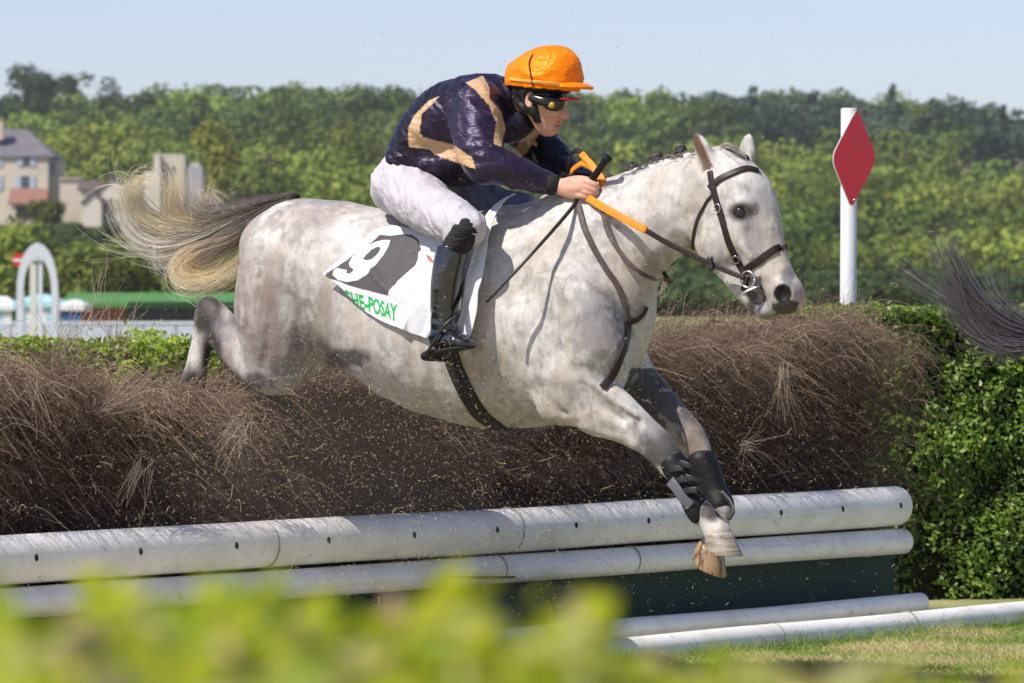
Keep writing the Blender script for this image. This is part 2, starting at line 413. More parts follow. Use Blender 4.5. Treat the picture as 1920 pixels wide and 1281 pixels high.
G = lambda pts, r=7, k=.045: hf.tube([S(a, b, c, r) for a, b, c in pts], k=k, op='sub')
G([(598, 530, .325), (590, 590, .32), (580, 650, .29)], 9, .035)
G([(962, 590, .32), (972, 660, .315), (990, 730, .285), (1010, 785, .235)], 7, .03)
G([(1072, 688, .255), (1110, 698, .25), (1150, 722, .225)], 5, .022)
G([(508, 560, .335), (502, 640, .30), (492, 690, .265)], 4, .03)
G([(1010, 500, .27), (1030, 600, .285), (1020, 690, .265)], 4, .05)
G([(1190, 480, .115), (1250, 430, .1), (1300, 400, .09)], 3, .04)
G([(1140, 560, .21), (1180, 640, .17), (1150, 710, .21)], 3, .04)
G([(1310, 355, .085), (1318, 400, .085), (1300, 450, .09)], 3, .03)
G([(1403, 440, .083), (1425, 500, .063)], 3, .03)
G([(1120, 745, .225), (1170, 790, .205)], 2.5, .03)
HV, HFc = hf.net(); HV = relax(HV, HFc, 3, .5)
HN = vnormals(HV, HFc)
HP0 = pix(l2w(HV))
nz = vnoise(HV, 9, 3.1)*.5+vnoise(HV*np.array((1, 1, 1)), 22, 9.7)*.25
ms = np.array([1-abs(mnoise.noise(Vector((p[0]*5.5+1, p[1]*4, p[2]*3.2+p[0]*2))))*2 for p in HV])
HV = HV+HN*(nz*.0045+ms*.0068*sstep(-HP0[:, 0], -1330, -1230))[:, None]
HW = l2w(HV); HP = pix(HW)
# coat colour of the animal (dapples, dark points), with some shade painted in
base = np.array((.55, .525, .495))
n1 = vnoise(HV, 16, 1.3, 4); n2 = vnoise(HV*np.array((1, 1, .45)), 7, 5.5, 3); n3 = vnoise(HV, 45, 2.2)
hc = np.tile(base, (len(HV), 1))
n4 = vnoise(HV, 30, 7.7, 3); hc *= (1-.15*sstep(n1, -.05, .45)-.10*sstep(n3, .1, .6)-.13*sstep(n2, .05, .5)-.13*sstep(n4, .05, .4))[:, None]
hc = lerp(hc, np.array((.47, .40, .33)), .6*sstep(n2-.3*n1, -.05, .45))
def blob(cx, cy, rx, ry, col, amt, side=0, ang=0, nz_=.5):
    global hc
    d = HP-np.array((cx, cy)); a = math.radians(ang); x = d[:, 0]*math.cos(a)+d[:, 1]*math.sin(a); y = -d[:, 0]*math.sin(a)+d[:, 1]*math.cos(a)
    q = np.sqrt((x/rx)**2+(y/ry)**2)+n1*nz_*.6
    w = min(1, amt*1.12)*(1-sstep(q, .55, 1.2))
    if side: w = w*((-HV[:, 1]*side) > -.02)
    hc = lerp(hc, np.array(col), w)
brn = (.20, .145, .12); gry = (.17, .16, .165); dk = (.075, .065, .065)
hc = lerp(hc, np.array((.33, .28, .26)), .8*sstep(n2+.5*n1+.30*(HP[:, 0] < 640), .0, .6)*sstep(-HP[:, 0], -720, -520))
blob(500, 600, 28, 120, brn, .55, 1, -8); blob(470, 520, 40, 80, brn, .32, 1); blob(560, 650, 30, 70, gry, .6, 1, 12); blob(535, 705, 60, 45, gry, .55, 1)
blob(480, 712, 24, 18, dk, .8, 0); blob(388, 580, 40, 54, (.045, .036, .032), .95, 0, 0, .45); blob(398, 592, 13, 18, dk, .9); blob(420, 628, 26, 14, (.30, .27, .25), .6, 0, 30); blob(398, 670, 22, 70, (.04, .033, .03), .9, 0, 0, .2); blob(364, 660, 11, 44, (.6, .56, .50), .85, 0, 0, .3)
blob(358, 740, 40, 58, (.03, .027, .027), .97, 0, 0, .15); blob(495, 735, 46, 60, (.02, .018, .018), .98, -1); blob(430, 615, 34, 26, (.2, .18, .18), .6)
blob(650, 672, 50, 22, (.06, .05, .05), .85); blob(1130, 615, 60, 75, gry, .6, 1, 20); blob(1120, 690, 45, 35, gry, .45, 1); blob(1075, 560, 60, 60, gry, .25, 1)
blob(1060, 745, 34, 30, gry, .35, 1); blob(1240, 838, 46, 42, (.055, .05, .05), .85, 1); blob(1215, 800, 40, 22, gry, .6, 1); blob(1130, 740, 50, 16, gry, .25, 1, 25)
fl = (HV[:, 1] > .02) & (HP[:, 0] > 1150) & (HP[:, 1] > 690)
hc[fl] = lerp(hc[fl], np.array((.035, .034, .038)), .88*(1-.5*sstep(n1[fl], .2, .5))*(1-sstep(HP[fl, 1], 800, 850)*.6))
blob(1300, 835, 16, 30, dk, .8, -1); blob(1330, 958, 26, 22, dk, .85); blob(1300, 830, 30, 44, (.28, .22, .18), .6, -1)
blob(1478, 520, 14, 26, (.12, .12, .14), .7); blob(1440, 540, 22, 22, (.2, .19, .19), .5); blob(1505, 552, 16, 24, (.42, .27, .27), .7, 0, 0, .2)
blob(1412, 440, 20, 58, (.26, .25, .27), .6, 1, -15); blob(1345, 470, 30, 30, (.4, .36, .33), .5, 1); blob(1400, 365, 16, 22, (.3, .29, .31), .5, 1); blob(1420, 380, 30, 60, gry, .18); blob(1388, 398, 26, 20, dk, .95, 0, 0, .2)  # grey shading painted on cheek and brow; dark skin round the eye
blob(1240, 480, 22, 60, (.22, .18, .16), .45, 1, 35); blob(1200, 540, 30, 60, (.24, .20, .18), .4, 1, 25); blob(1300, 440, 16, 60, (.25, .21, .19), .35, 1, 20)  # shade under the neck painted into the coat
blob(600, 370, 70, 18, gry, .45); blob(1088, 735, 40, 20, (.3, .28, .27), .5, 1, 25); blob(1160, 770, 46, 12, gry, .5, 1, 28); blob(1150, 800, 40, 8, gry, .35, 1, 22); blob(900, 780, 160, 24, (.24, .2, .15), .35); blob(910, 720, 60, 80, (.27, .23, .19), .45, 1); blob(600, 610, 26, 90, (.2, .17, .13), .5, 1, 8); blob(470, 640, 20, 60, brn, .4, 1); blob(450, 560, 16, 70, brn, .35, 1)  # belly, girth and flank patches are shade painted into the coat
# nostril, ear insides, mouth
for pl, cc, am in ((((1446, 570), (1470, 562), (1500, 566), (1496, 586), (1482, 598), (1462, 602), (1450, 594)), (.03, .028, .03), .95), (((1405, 515), (1428, 520), (1434, 545), (1440, 562), (1424, 572), (1416, 590), (1402, 585), (1398, 560), (1396, 540)), (.028, .024, .024), .92),
                   (((1418, 574), (1440, 562), (1450, 580), (1454, 600), (1424, 600)), (.33, .32, .34), .9), (((1424, 590), (1500, 588), (1490, 606), (1424, 606)), (.16, .13, .05), .7)):
    Q_ = HP+np.stack((n4, n3), 1)*5; acc = np.zeros(len(HP))
    for ox, oy in ((0, 0), (2.5, 0), (-2.5, 0), (0, 2.5), (0, -2.5)): acc += inpoly(Q_+np.array((ox, oy)), pl)
    hc = lerp(hc, cc, am*acc/5*(HV[:, 1] < .03))
for s in (1, -1):
    c = L(1467, 552, .066*s); d = np.linalg.norm((HV-c)/np.array((.037, .032, .038)), axis=1); hc = lerp(hc, (.003, .002, .002), 1-sstep(d, .85, 1.02))
a = L(1335, 318, .065); b = L(1304, 250, .078)
t = np.clip(((HV-a)@(b-a))/((b-a)@(b-a)), 0, 1); d = np.linalg.norm(HV-(a+t[:, None]*(b-a)+np.array((-.008, -.022, 0))), axis=1)
hc = lerp(hc, (.12, .065, .035), .97*(1-sstep(d, .020, .030))*(t > .03)*(t < 1))
hc = lerp(hc, (.06, .04, .03), .8*(1-sstep(np.linalg.norm(HV-L(1304, 252, .075), axis=1), .012, .03)))
n5 = vnoise(HV*np.array((1, 1, .7)), 38, 4.4, 3); n6 = vnoise(HV*np.array((1, 1, .5)), 12, 8.8, 3)
hc = hc*(1-.22*sstep(n5, .0, .30)*sstep(n6, -.25, .35))[:, None]; hc = lerp(hc, (.60, .57, .53), .3*sstep(-n5, .05, .3)*sstep(n6, -.1, .4)*(hc[:, 0] > .25))
hc = np.clip(hc*1.05, .003, .8)
M_coat = mat('horse_coat', rough=.55, attr=True, spec=.28, sheen=.12, noise=[(22, 'dark', .50, .80, .30, (1, 1, .6)), (70, 'dark', .48, .80, .34, (1, 1, .35)), (330, 'dark', .45, .75, .30, (1, 1, .45))],
             bump=[(16, .30, .016), (55, .20, .006, (1, 1, .5)), (260, .14, .002, (1, 1, .4))])
M_black = mat('black_leather', (.018, .016, .017), .38, spec=.5, bump=[(60, .2, .003)], noise=[(30, (.05, .045, .04), .5, .8, .5)])
M_brownl = mat('dark_leather', (.022, .013, .011), .5, spec=.35, bump=[(90, .2, .002)], noise=[(50, (.06, .04, .032), .5, .8, .6)])
M_metal = mat('steel', (.6, .6, .6), .25, metal=1)
hroot = empty('race_horse', l2w([(0, 0, 0)])[0], 'dapple grey racehorse leaping the brush fence with its rider', 'horse', rz=-TH)
horse = mesh('body', HW, HFc, M_coat, hroot, col=hc)
HB = BVHTree.FromPolygons([Vector(p) for p in HW], [tuple(int(i) for i in f) for f in HFc])
CAMP = Vector((0, 0, CAMZ))
def onb(px, py, off=.006, bvh=None):
    """point on the horse's coat seen at a photo pixel, lifted off the coat; returns point, normal"""
    d = Vector(PT(px, py, 10.))-CAMP; d.normalize()
    h = (bvh or HB).ray_cast(CAMP, d)
    if h[0] is None: return None
    n = h[1]
    if n.dot(d) > 0: n = -n
    return np.array(h[0]+n*off), np.array(n)
# eyes
for s in (1, -1):
    f = Field(L(1388, 396, .09*s)-.04, L(1388, 396, .09*s)+.04, .003)
    f.ell(L(1387, 397, .082*s), (.025, .020, .0205), k=.005); v, q = f.net()
    mesh('eye', l2w(v), q, mat('horse_eye', (.012, .007, .005), .06, spec=.8), hroot)
# hooves
def hoof(cx, cy, v, ang, m, sc=1.0):
    """ang: direction of the toe in the horse's plane, degrees from +u; axis from coronet down to the sole"""
    c = L(cx, cy, v); V = []; n = 28; rings = [(0, .036, .033, 0), (.012, .041, .037, .003), (.035, .048, .043, .010), (.062, .056, .049, .018), (.066, .055, .048, .019), (.064, .03, .03, .015)]
    a = math.radians(ang); ex = np.array((math.cos(a), 0, math.sin(a))); ez = np.array((math.sin(a), 0, -math.cos(a)))
    for (h, rx, ry, o) in rings:
        for i in range(n):
            b = 2*math.pi*i/n; x = math.cos(b)*rx+o; 
            hh = h*(1-.33*(x < o)*abs(math.cos(b)))
            V.append(c+sc*(ex*x+np.array((0, 1, 0))*math.sin(b)*ry+ez*hh))
    Fc = [(r*n+i, r*n+(i+1) % n, (r+1)*n+(i+1) % n, (r+1)*n+i) for r in range(len(rings)-1) for i in range(n)]
    Fc += [tuple((len(rings)-1)*n+i for i in range(n)), tuple(range(n))[::-1]]
    return mesh('hoof', l2w(V), Fc, m, hroot)
M_hoofw = mat('pale_hoof', (.36, .31, .25), .45, noise=[(60, (.10, .08, .07), .45, .7, .85, (.15, .15, 3)), (20, (.42, .38, .33), .5, .7, .6)], bump=[(40, .3, .004, (.2, .2, 4))])
M_hoofb = mat('brown_hoof', (.34, .22, .12), .4, noise=[(30, (.06, .035, .02), .48, .6, .9, (2, 2, .3))], bump=[(40, .3, .004, (.2, .2, 4))])
hoof(1348, 996, .15, -2, M_hoofw, 1.2)
hoof(1334, 1022, -.06, -24, M_hoofb, 1.22)
hoof(358, 746, .17, -55, mat('dark_hoof', (.05, .045, .04), .5), .9)
hoof(500, 772, -.16, -50, bpy.data.materials['dark_hoof'], .9)
# ------------------------------------------------------------------ tail and plaited mane
def guide_strands(gs, n, spread, k=26, jl=.06, rj=(.0005, .0009)):
    out = []; cols = []
    for g, (cnt, c0, c1, vj) in gs:
        P = crom(np.array([L(x, y, v) for x, y, v in g]), 8); s = np.linspace(0, 1, len(P))
        for _ in range(int(cnt*n)):
            o = rng.normal(size=3)*spread; e = rng.normal(size=3)*spread*1.4; t1 = min(1, .62+.45*rng.random()); tt = np.linspace(0, t1, k)
            Q = np.stack([np.interp(tt, s, P[:, i]) for i in range(3)], 1)
            w = sstep(tt, 0, .45)[:, None]; fr = rng.normal(size=2)*3
            Q = Q+o*np.array((1, vj, 1))*(.25+.75*w)+e*(tt**2)[:, None]*(1+(rng.random() < .12)*2.5)+np.array((0, 1, 1))*(np.sin(tt*9+fr[0])*.006*tt)[:, None]
            out.append(Q); c = lerp(c0, c1, np.clip(tt*1.7-.12+rng.normal()*.2, 0, 1))*(1+rng.normal()*.16); cols.append(np.clip(c, .01, .9))
    P = l2w(np.array(out).reshape(-1, 3)).reshape(len(out), k, 3)
    r = np.linspace(1, .35, k)[None]*rng.uniform(*rj, (len(out), 1))
    return strands(P, r, np.array(cols))
dkh = np.array((.07, .055, .05)); grh = np.array((.20, .165, .14)); bln = np.array((.82, .68, .46)); crm = np.array((.88, .80, .68)); tan = np.array((.70, .50, .27))
TG = [([(556, 366, 0), (515, 376, 0), (470, 392, 0), (420, 404, 0), (378, 402, .02), (352, 380, .04)], (4.2, dkh, grh, 2.2)),
      ([(556, 370, 0), (510, 392, 0), (470, 425, 0), (430, 455, .0), (400, 478, .02), (380, 500, .03)], (4.0, dkh, grh*1.5, 2.0)),
      ([(552, 366, 0), (480, 392, 0), (400, 425, 0), (320, 432, 0), (262, 405, .03), (242, 368, .05), (258, 340, .06), (290, 342, .07)], (4.0, grh*.8, bln, 2)),
      ([(550, 368, 0), (470, 400, 0), (400, 440, 0), (330, 462, 0), (275, 452, .03), (244, 415, .05), (236, 375, .05), (250, 352, .06)], (4.6, grh*.8, crm, 2)),
      ([(548, 372, 0), (470, 415, 0), (400, 455, 0), (340, 482, 0), (295, 478, .02), (262, 450, .04), (246, 420, .05)], (3.4, grh, crm, 1.6)),
      ([(548, 374, 0), (470, 425, 0), (425, 450, 0), (375, 462, 0), (340, 490, .03), (345, 525, .05), (380, 536, .06), (420, 520, .05), (448, 500, .05)], (5, grh*1.2, bln*1.1, 1.6)),
      ([(548, 374, 0), (480, 425, 0), (440, 450, 0), (400, 462, 0), (365, 480, .03), (352, 505, .05), (372, 524, .06), (405, 515, .05), (440, 488, .05)], (4.4, grh*1.3, tan*1.2, 1.6)),
      ([(500, 400, 0), (430, 425, 0), (360, 440, 0), (305, 460, 0), (300, 490, .02), (325, 508, .03)], (2.2, grh, crm, 1.4)),
      ([(540, 366, 0), (460, 392, 0), (390, 420, 0), (330, 410, .02), (318, 375, .04), (322, 340, .05), (312, 312, .05)], (2.4, grh, bln, 1.2)),
      ([(540, 366, 0), (460, 395, 0), (390, 415, 0), (345, 395, .02), (335, 360, .04), (350, 330, .05)], (1.6, grh, tan, 1.2)),
      ([(520, 380, 0), (450, 402, 0), (405, 412, 0), (372, 395, .02), (372, 355, .03), (384, 335, .04)], (1.1, grh, bln, 1)),
      ([(480, 390, 0), (420, 410, 0), (390, 402, 0), (378, 380, .02), (386, 360, .03), (402, 372, .04), (398, 400, .04)], (.5, grh, bln, 1)),
      ([(400, 430, 0), (300, 400, 0), (255, 365, 0), (225, 345, 0), (195, 352, 0), (160, 380, 0)], (.35, grh, crm, 1)),
      ([(400, 450, 0), (320, 480, 0), (270, 472, 0), (225, 466, 0), (180, 458, 0)], (.22, grh, crm, .6)),
      ([(420, 440, 0), (480, 430, .02), (450, 490, .03), (445, 515, .04), (455, 528, .04)], (.4, bln, tan, 1))]
M_hair = mat('horse_hair', rough=.42, attr=True, spec=.5)
v, f, c = guide_strands(TG, 76, .0155); mesh('tail', v, f, M_hair, hroot, col=c)
# dock under the first tail hair
df = Field(L(430, 440, .15)-.05, L(620, 330, -.15)+.05, .006)
df = Field(np.minimum(L(430, 440, .2), L(620, 330, -.2))-.05, np.maximum(L(430, 440, .2), L(620, 330, -.2))+.05, .006)
df.tube([S(585, 402, 0, 20), S(552, 388, 0, 17), S(512, 395, 0, 14), S(480, 406, 0, 9)], k=.01); v, f = df.net()
mesh('tail_dock', l2w(v), f, mat('dark_dock', (.10, .08, .075), .6, bump=[(60, .5, .01, (.2, 1, 1))]), hroot)
def knot(px, py, r, name='mane_braid', v0=0.0):
    c = L(px, py, v0); out = []
    for i in range(60):
        a = rng.uniform(0, 6.28, 3); rr = r*rng.uniform(.75, 1.05); t = np.linspace(0, 4.6, 14)
        n1 = rng.normal(size=3); n1 /= np.linalg.norm(n1); n2 = np.cross(n1, rng.normal(size=3)); n2 /= np.linalg.norm(n2)
        out.append(c+(np.cos(t)[:, None]*n1+np.sin(t)[:, None]*n2)*rr)
    V, Fc, cc = strands(l2w(np.array(out).reshape(-1, 3)).reshape(60, 14, 3), np.full((60, 14), .0024), rng.uniform(.6, 1.6, (60, 1))*np.array((.055, .047, .045)))
    mesh(name, V, Fc, M_hair, hroot, col=cc)
crest = [(1085, 372), (1140, 347), (1186, 325), (1232, 305), (1276, 292), (1318, 290), (1345, 288)]
for px, py in crest[1:5]:
    knot(px, py-9, .021); knot(px+9, py+3, .017)
out = []
for (x0, y0), (x1, y1) in zip(crest[:-1], crest[1:]):
    for i in range(120):
        t0 = rng.uniform(-.1, 1); t1 = min(1.1, t0+.6); t = np.linspace(t0, t1, 8)
        x = x0+(x1-x0)*t; y = y0+(y1-y0)*t+2-rng.uniform(0, 11)*np.sin(np.linspace(0, 3.14, 8)); out.append([L(a, b, .02*q) for a, b, q in zip(x, y, rng.normal()*np.ones(8))])
out = np.array(out); v, f, c = strands(l2w(out.reshape(-1, 3)).reshape(len(out), 8, 3), np.full((len(out), 8), .0016), rng.uniform(.6, 1.7, (len(out), 1))*np.array((.11, .095, .09)))
mesh('mane', v, f, M_hair, hroot, col=c)
out = []
for i in range(200):
    t = np.linspace(0, rng.uniform(.5, 1), 10); a = rng.normal()*.022
    pts = [(1340, 287, 0), (1362, 276, a), (1382, 286, a), (1400, 302, a*.4)]
    Q = crom(np.array([L(x, y-rng.uniform(0, 4), b) for x, y, b in pts]), 5); s = np.linspace(0, 1, len(Q)); out.append(np.stack([np.interp(t, s, Q[:, k]) for k in range(3)], 1)+rng.normal(size=3)*.004)
out = np.array(out); v, f, c = strands(l2w(out.reshape(-1, 3)).reshape(len(out), 10, 3), np.full((len(out), 10), .0013), rng.uniform(.6, 1.7, (len(out), 1))*np.array((.30, .26, .22)))
mesh('forelock', v, f, M_hair, hroot, col=c); knot(1397, 299, .0145)

# ------------------------------------------------------------------ tack
def path_on(pts, off, v0=.1, bvh=None):
    P = []; N = []
    for q in pts:
        h = onb(q[0], q[1], off, bvh) if len(q) == 2 else None
        if h is None:
            vv = q[2] if len(q) > 2 else v0; P.append(l2w([L(q[0], q[1], vv)])[0]); N.append(np.array((-ST, -CT, 0)))
        else: P.append(h[0]); N.append(h[1])
    return np.array(P), np.array(N)
def dens(pts, step=9):
    pts = [tuple(p) for p in pts]; out = []
    Q = crom(np.array([p[:2] for p in pts]), 6); d = np.r_[0, np.cumsum(np.linalg.norm(np.diff(Q, axis=0), axis=1))]; n = max(3, int(d[-1]/step)+1)
    t = np.linspace(0, d[-1], n); return list(zip(np.interp(t, d, Q[:, 0]), np.interp(t, d, Q[:, 1])))
def coatstrap(name, pts, w, th, m, parent, off=.004):
    P, N = path_on(dens(pts), off); v, f = strap(P, N, w, th, 2); return mesh(name, v, f, m, parent)
def freestrap(name, pts, w, th, m, parent, nrm=(-ST, -CT, .15)):
    P = np.array([l2w([L(*q)])[0] for q in pts]); N = np.tile(np.array(nrm, float), (len(P), 1)); v, f = strap(P, N, w, th, 6); return mesh(name, v, f, m, parent)
def base_of(px, py, v): return l2w([L(px, py, v)])[0]
bridle = empty('bridle', base_of(1399, 520, 0), 'dark leather bridle with noseband and orange grip reins on the grey horse', 'bridle', rz=-TH)
coatstrap('browband', [(1331, 353), (1348, 338), (1367, 328), (1399, 317), (1421, 321)], .021, .007, M_brownl, bridle)
coatstrap('cheekpiece', [(1337, 350), (1344, 376), (1352, 401), (1367, 454), (1383, 489), (1398, 516)], .022, .007, M_brownl, bridle)
coatstrap('headpiece', [(1337, 352), (1334, 336), (1332, 322)], .02, .006, M_brownl, bridle)
coatstrap('throatlash', [(1335, 366), (1320, 388), (1308, 412), (1301, 440), (1300, 466)], .009, .005, M_brownl, bridle)
coatstrap('noseband', [(1399, 506), (1412, 496), (1424, 488), (1452, 468), (1474, 463)], .025, .008, M_brownl, bridle)
coatstrap('chin_strap', [(1402, 516), (1398, 530), (1394, 545)], .016, .006, M_brownl, bridle)
for (x, y) in ((1348, 391), (1381, 484)):
    h = onb(x, y, .010); c = h[0]; t = np.linspace(0, 2*math.pi, 13)[:-1]; a = np.cross(h[1], (0, 0, 1)); a /= np.linalg.norm(a); b = np.cross(h[1], a)
    tubemesh('buckle', [c+(a*math.cos(q)*.012+b*math.sin(q)*.015) for q in np.linspace(0, 2*math.pi, 13)], .002, M_metal, bridle, 6, 2)
c = l2w([L(1402, 524, .082)])[0]; a = np.array((CT, -ST, 0)); b = np.array((0, 0, 1.))
tubemesh('bit_ring', [c+(a*math.cos(q)+b*math.sin(q))*.027 for q in np.linspace(0, 2*math.pi, 17)], .0035, M_metal, bridle, 8, 3)
tubemesh('bit_ring', [l2w([L(1418, 518, -.07)])[0]+(a*math.cos(q)+b*math.sin(q))*.027 for q in np.linspace(0, 2*math.pi, 17)], .0035, M_metal, bridle, 8, 3)
tubemesh('bit_bar', [l2w([L(*q)])[0] for q in ((1380, 562, .085), (1395, 549, .09), (1424, 536, .07))], .0045, M_metal, bridle, 8, 4)
M_orange = mat('orange_rubber', (.85, .24, .01), .6, bump=[(120, .4, .003)], noise=[(25, (.5, .12, .01), .5, .8, .5)])
rein = freestrap('rein', [(1397, 522, .088), (1367, 510, .09), (1333, 495, .1), (1296, 478, .115), (1250, 455, .14), (1209, 431, .165)], .018, .006, M_brownl, bridle)
freestrap('rein_grip', [(1212, 432, .165), (1170, 410, .16), (1130, 388, .14), (1102, 371, .10), (1085, 362, .07)], .026, .008, M_orange, bridle)
freestrap('rein', [(1416, 518, -.08), (1360, 492, -.11), (1290, 455, -.15), (1200, 400, -.15), (1135, 360, -.08)], .018, .006, M_brownl, bridle)
freestrap('rein_stop', [(1331, 482, .108), (1334, 508, .108)], .016, .014, M_black, bridle)
freestrap('rein_loop', [(1130, 352, .06), (1127, 334, .05), (1111, 314, .03), (1094, 306, .0), (1080, 313, -.03), (1070, 322, -.05)], .024, .007, M_orange, bridle, (-ST*.8, -CT, .6))
freestrap('rein_loop', [(1128, 340, .05), (1114, 315, .04), (1099, 298, .02), (1090, 288, .0)], .022, .007, M_orange, bridle, (-ST*.8, -CT, .6))
freestrap('rein_loop', [(1092, 289, .0), (1081, 282, -.02), (1071, 290, -.04), (1066, 308, -.06), (1064, 326, -.08)], .018, .007, M_black, bridle, (-ST*.8, -CT, .6))
freestrap('rein_loop', [(1050, 362, -.02), (1038, 378, -.04), (1034, 394, -.06)], .010, .005, M_black, bridle)
mart = empty('breast_collar', base_of(1175, 600, .1), 'worn dark leather neck strap and breast girth round the grey horse', 'breast collar', rz=-TH)
M_worn = mat('worn_leather', (.085, .06, .052), .6, spec=.3, noise=[(40, (.16, .125, .11), .45, .75, .8), (14, (.03, .022, .02), .5, .7, .6)], bump=[(90, .25, .002)])
coatstrap('shoulder_strap', [(1086, 387), (1099, 434), (1130, 496), (1155, 534), (1171, 575), (1175, 600)], .020, .006, M_worn, mart, .008)
coatstrap('chest_strap', [(1175, 598), (1174, 630), (1162, 668), (1148, 700), (1130, 728)], .028, .007, M_brownl, mart, .008)
coatstrap('breast_strap', [(1173, 604), (1188, 600), (1202, 588), (1208, 574)], .020, .006, M_brownl, mart, .012)
freestrap('neck_strap', [(1128, 390, .13), (1139, 434, .15), (1161, 471, .16), (1192, 505, .15), (1224, 522, .10), (1243, 523, .04), (1256, 528, .0)], .015, .005, M_worn, mart)
freestrap('neck_strap', [(1256, 530, .0), (1247, 515, -.01), (1236, 498, -.05)], .013, .005, M_brownl, mart)

# number cloth: a sheet laid over the coat
def curve2(pts, n):
    Q = crom(np.array(pts, float), 10); d = np.r_[0, np.cumsum(np.linalg.norm(np.diff(Q, axis=0), axis=1))]
    t = np.linspace(0, d[-1], n); return np.stack((np.interp(t, d, Q[:, 0]), np.interp(t, d, Q[:, 1])), 1)
def coons(top, bot, left, right, nu, nv):
    T = curve2(top, nu); B = curve2(bot, nu); A = curve2(left, nv); R = curve2(right, nv)
    u = np.linspace(0, 1, nu)[:, None, None]; v = np.linspace(0, 1, nv)[None, :, None]
    return (1-v)*T[:, None]+v*B[:, None]+(1-u)*A[None]+u*R[None]-((1-u)*(1-v)*T[0]+u*(1-v)*T[-1]+(1-u)*v*B[0]+u*v*B[-1])
def smooth2(A, it):
    for _ in range(it):
        B = A.copy(); B[1:-1] = (A[:-2]+2*A[1:-1]+A[2:])/4; A = B.copy(); A[:, 1:-1] = (B[:, :-2]+2*B[:, 1:-1]+B[:, 2:])/4
    return A
def sheet(name, G, offf, thick, m, parent, colf=None, it=8, coarse=1, flut=None):
    nu, nv = G.shape[:2]; d = np.empty((nu, nv)); N = np.empty((nu, nv, 3)); P = np.empty((nu, nv, 3)); last = None
    for i in range(nu):
        for j in range(nv):
            h = onb(G[i, j, 0], G[i, j, 1], 0.)
            if h is None: d[i, j] = np.nan; continue
            P[i, j] = h[0]; N[i, j] = h[1]; d[i, j] = 1
    bad = np.isnan(d)
    while bad.any():                                            # points past the outline of the back borrow their neighbours
        m2 = bad.copy(); A = np.where(bad[..., None], 0, P); B = np.where(bad[..., None], 0, N); W = (~bad).astype(float); acc = np.zeros_like(A); acn = np.zeros_like(B); cn = np.zeros((nu, nv))
        for di, dj in ((1, 0), (-1, 0), (0, 1), (0, -1)):
            w = np.roll(np.roll(W, di, 0), dj, 1)
            if di == 1: w[0] = 0
            if di == -1: w[-1] = 0
            if dj == 1: w[:, 0] = 0
            if dj == -1: w[:, -1] = 0
            acc += np.roll(np.roll(A, di, 0), dj, 1)*w[..., None]; acn += np.roll(np.roll(B, di, 0), dj, 1)*w[..., None]; cn += w
        g = bad & (cn > 0)
        if not g.any(): break
        Y = (acc[g]/cn[g][:, None]); Yd = Y[:, 1]+.004; P[g] = np.stack(((G[g][:, 0]-HX)/F*Yd, Yd, CAMZ-(G[g][:, 1]-HY)/F*Yd), 1); N[g] = acn[g]/cn[g][:, None]+np.array((0, 0, .05)); bad[g] = False
    N = smooth2(N, it*3); N /= np.linalg.norm(N, axis=2)[..., None]; P = smooth2(P, it)
    uu, vv = np.meshgrid(np.linspace(0, 1, nu), np.linspace(0, 1, nv), indexing='ij')
    P = P+N*(offf(uu, vv)[..., None] if callable(offf) else offf)
    V = np.concatenate((P.reshape(-1, 3), (P-N*thick).reshape(-1, 3))); n = nu*nv
    i, j = np.meshgrid(np.arange(nu-1), np.arange(nv-1), indexing='ij'); a = (i*nv+j).ravel()
    q = np.stack((a, a+1, a+nv+1, a+nv), 1); q2 = q[:, ::-1]+n
    bd = list(range(nv))+[k*nv+nv-1 for k in range(1, nu)]+[(nu-1)*nv+k for k in range(nv-2, -1, -1)]+[k*nv for k in range(nu-2, 0, -1)]
    bd = np.array(bd); b2 = np.roll(bd, -1); e = np.stack((bd, bd+n, b2+n, b2), 1)
    col = colf(G.reshape(-1, 2)) if colf else None
    if col is not None: col = np.vstack((col, np.tile((.7, .7, .7), (n, 1))))
    return mesh(name, V, np.concatenate((q, q2, e)), m, parent, col=col), P, N
def textmask(txt, P, mapf, offset=.02, shear=0):
    cu = bpy.data.curves.new('tmp', 'FONT'); cu.body = txt; cu.size = 1; cu.offset = offset; cu.shear = shear; ob = bpy.data.objects.new('tmp', cu); SC.collection.objects.link(ob)
    bpy.context.view_layer.update(); me = ob.evaluated_get(bpy.context.evaluated_depsgraph_get()).to_mesh(); me.calc_loop_triangles()
    co = np.array([v.co[:] for v in me.vertices])[:, :2]; tri = np.array([t.vertices[:] for t in me.loop_triangles]); bpy.data.objects.remove(ob); bpy.data.curves.remove(cu)
    co[:, 0] /= co[:, 0].max(); co = mapf(co); m = np.zeros(len(P), bool)
    for t in tri:
        a, b, c = co[t]; lo = np.minimum(np.minimum(a, b), c); hi = np.maximum(np.maximum(a, b), c); k = np.where((P >= lo).all(1) & (P <= hi).all(1))[0]
        if len(k) == 0: continue
        q = P[k]; s1 = (b[0]-a[0])*(q[:, 1]-a[1])-(b[1]-a[1])*(q[:, 0]-a[0]); s2 = (c[0]-b[0])*(q[:, 1]-b[1])-(c[1]-b[1])*(q[:, 0]-b[0]); s3 = (a[0]-c[0])*(q[:, 1]-c[1])-(a[1]-c[1])*(q[:, 0]-c[0])
        m[k[((s1 >= 0) & (s2 >= 0) & (s3 >= 0)) | ((s1 <= 0) & (s2 <= 0) & (s3 <= 0))]] = True
    return m
Z = lambda pts: [(600+.1874*x, 400+.1874*y) for x, y in pts]
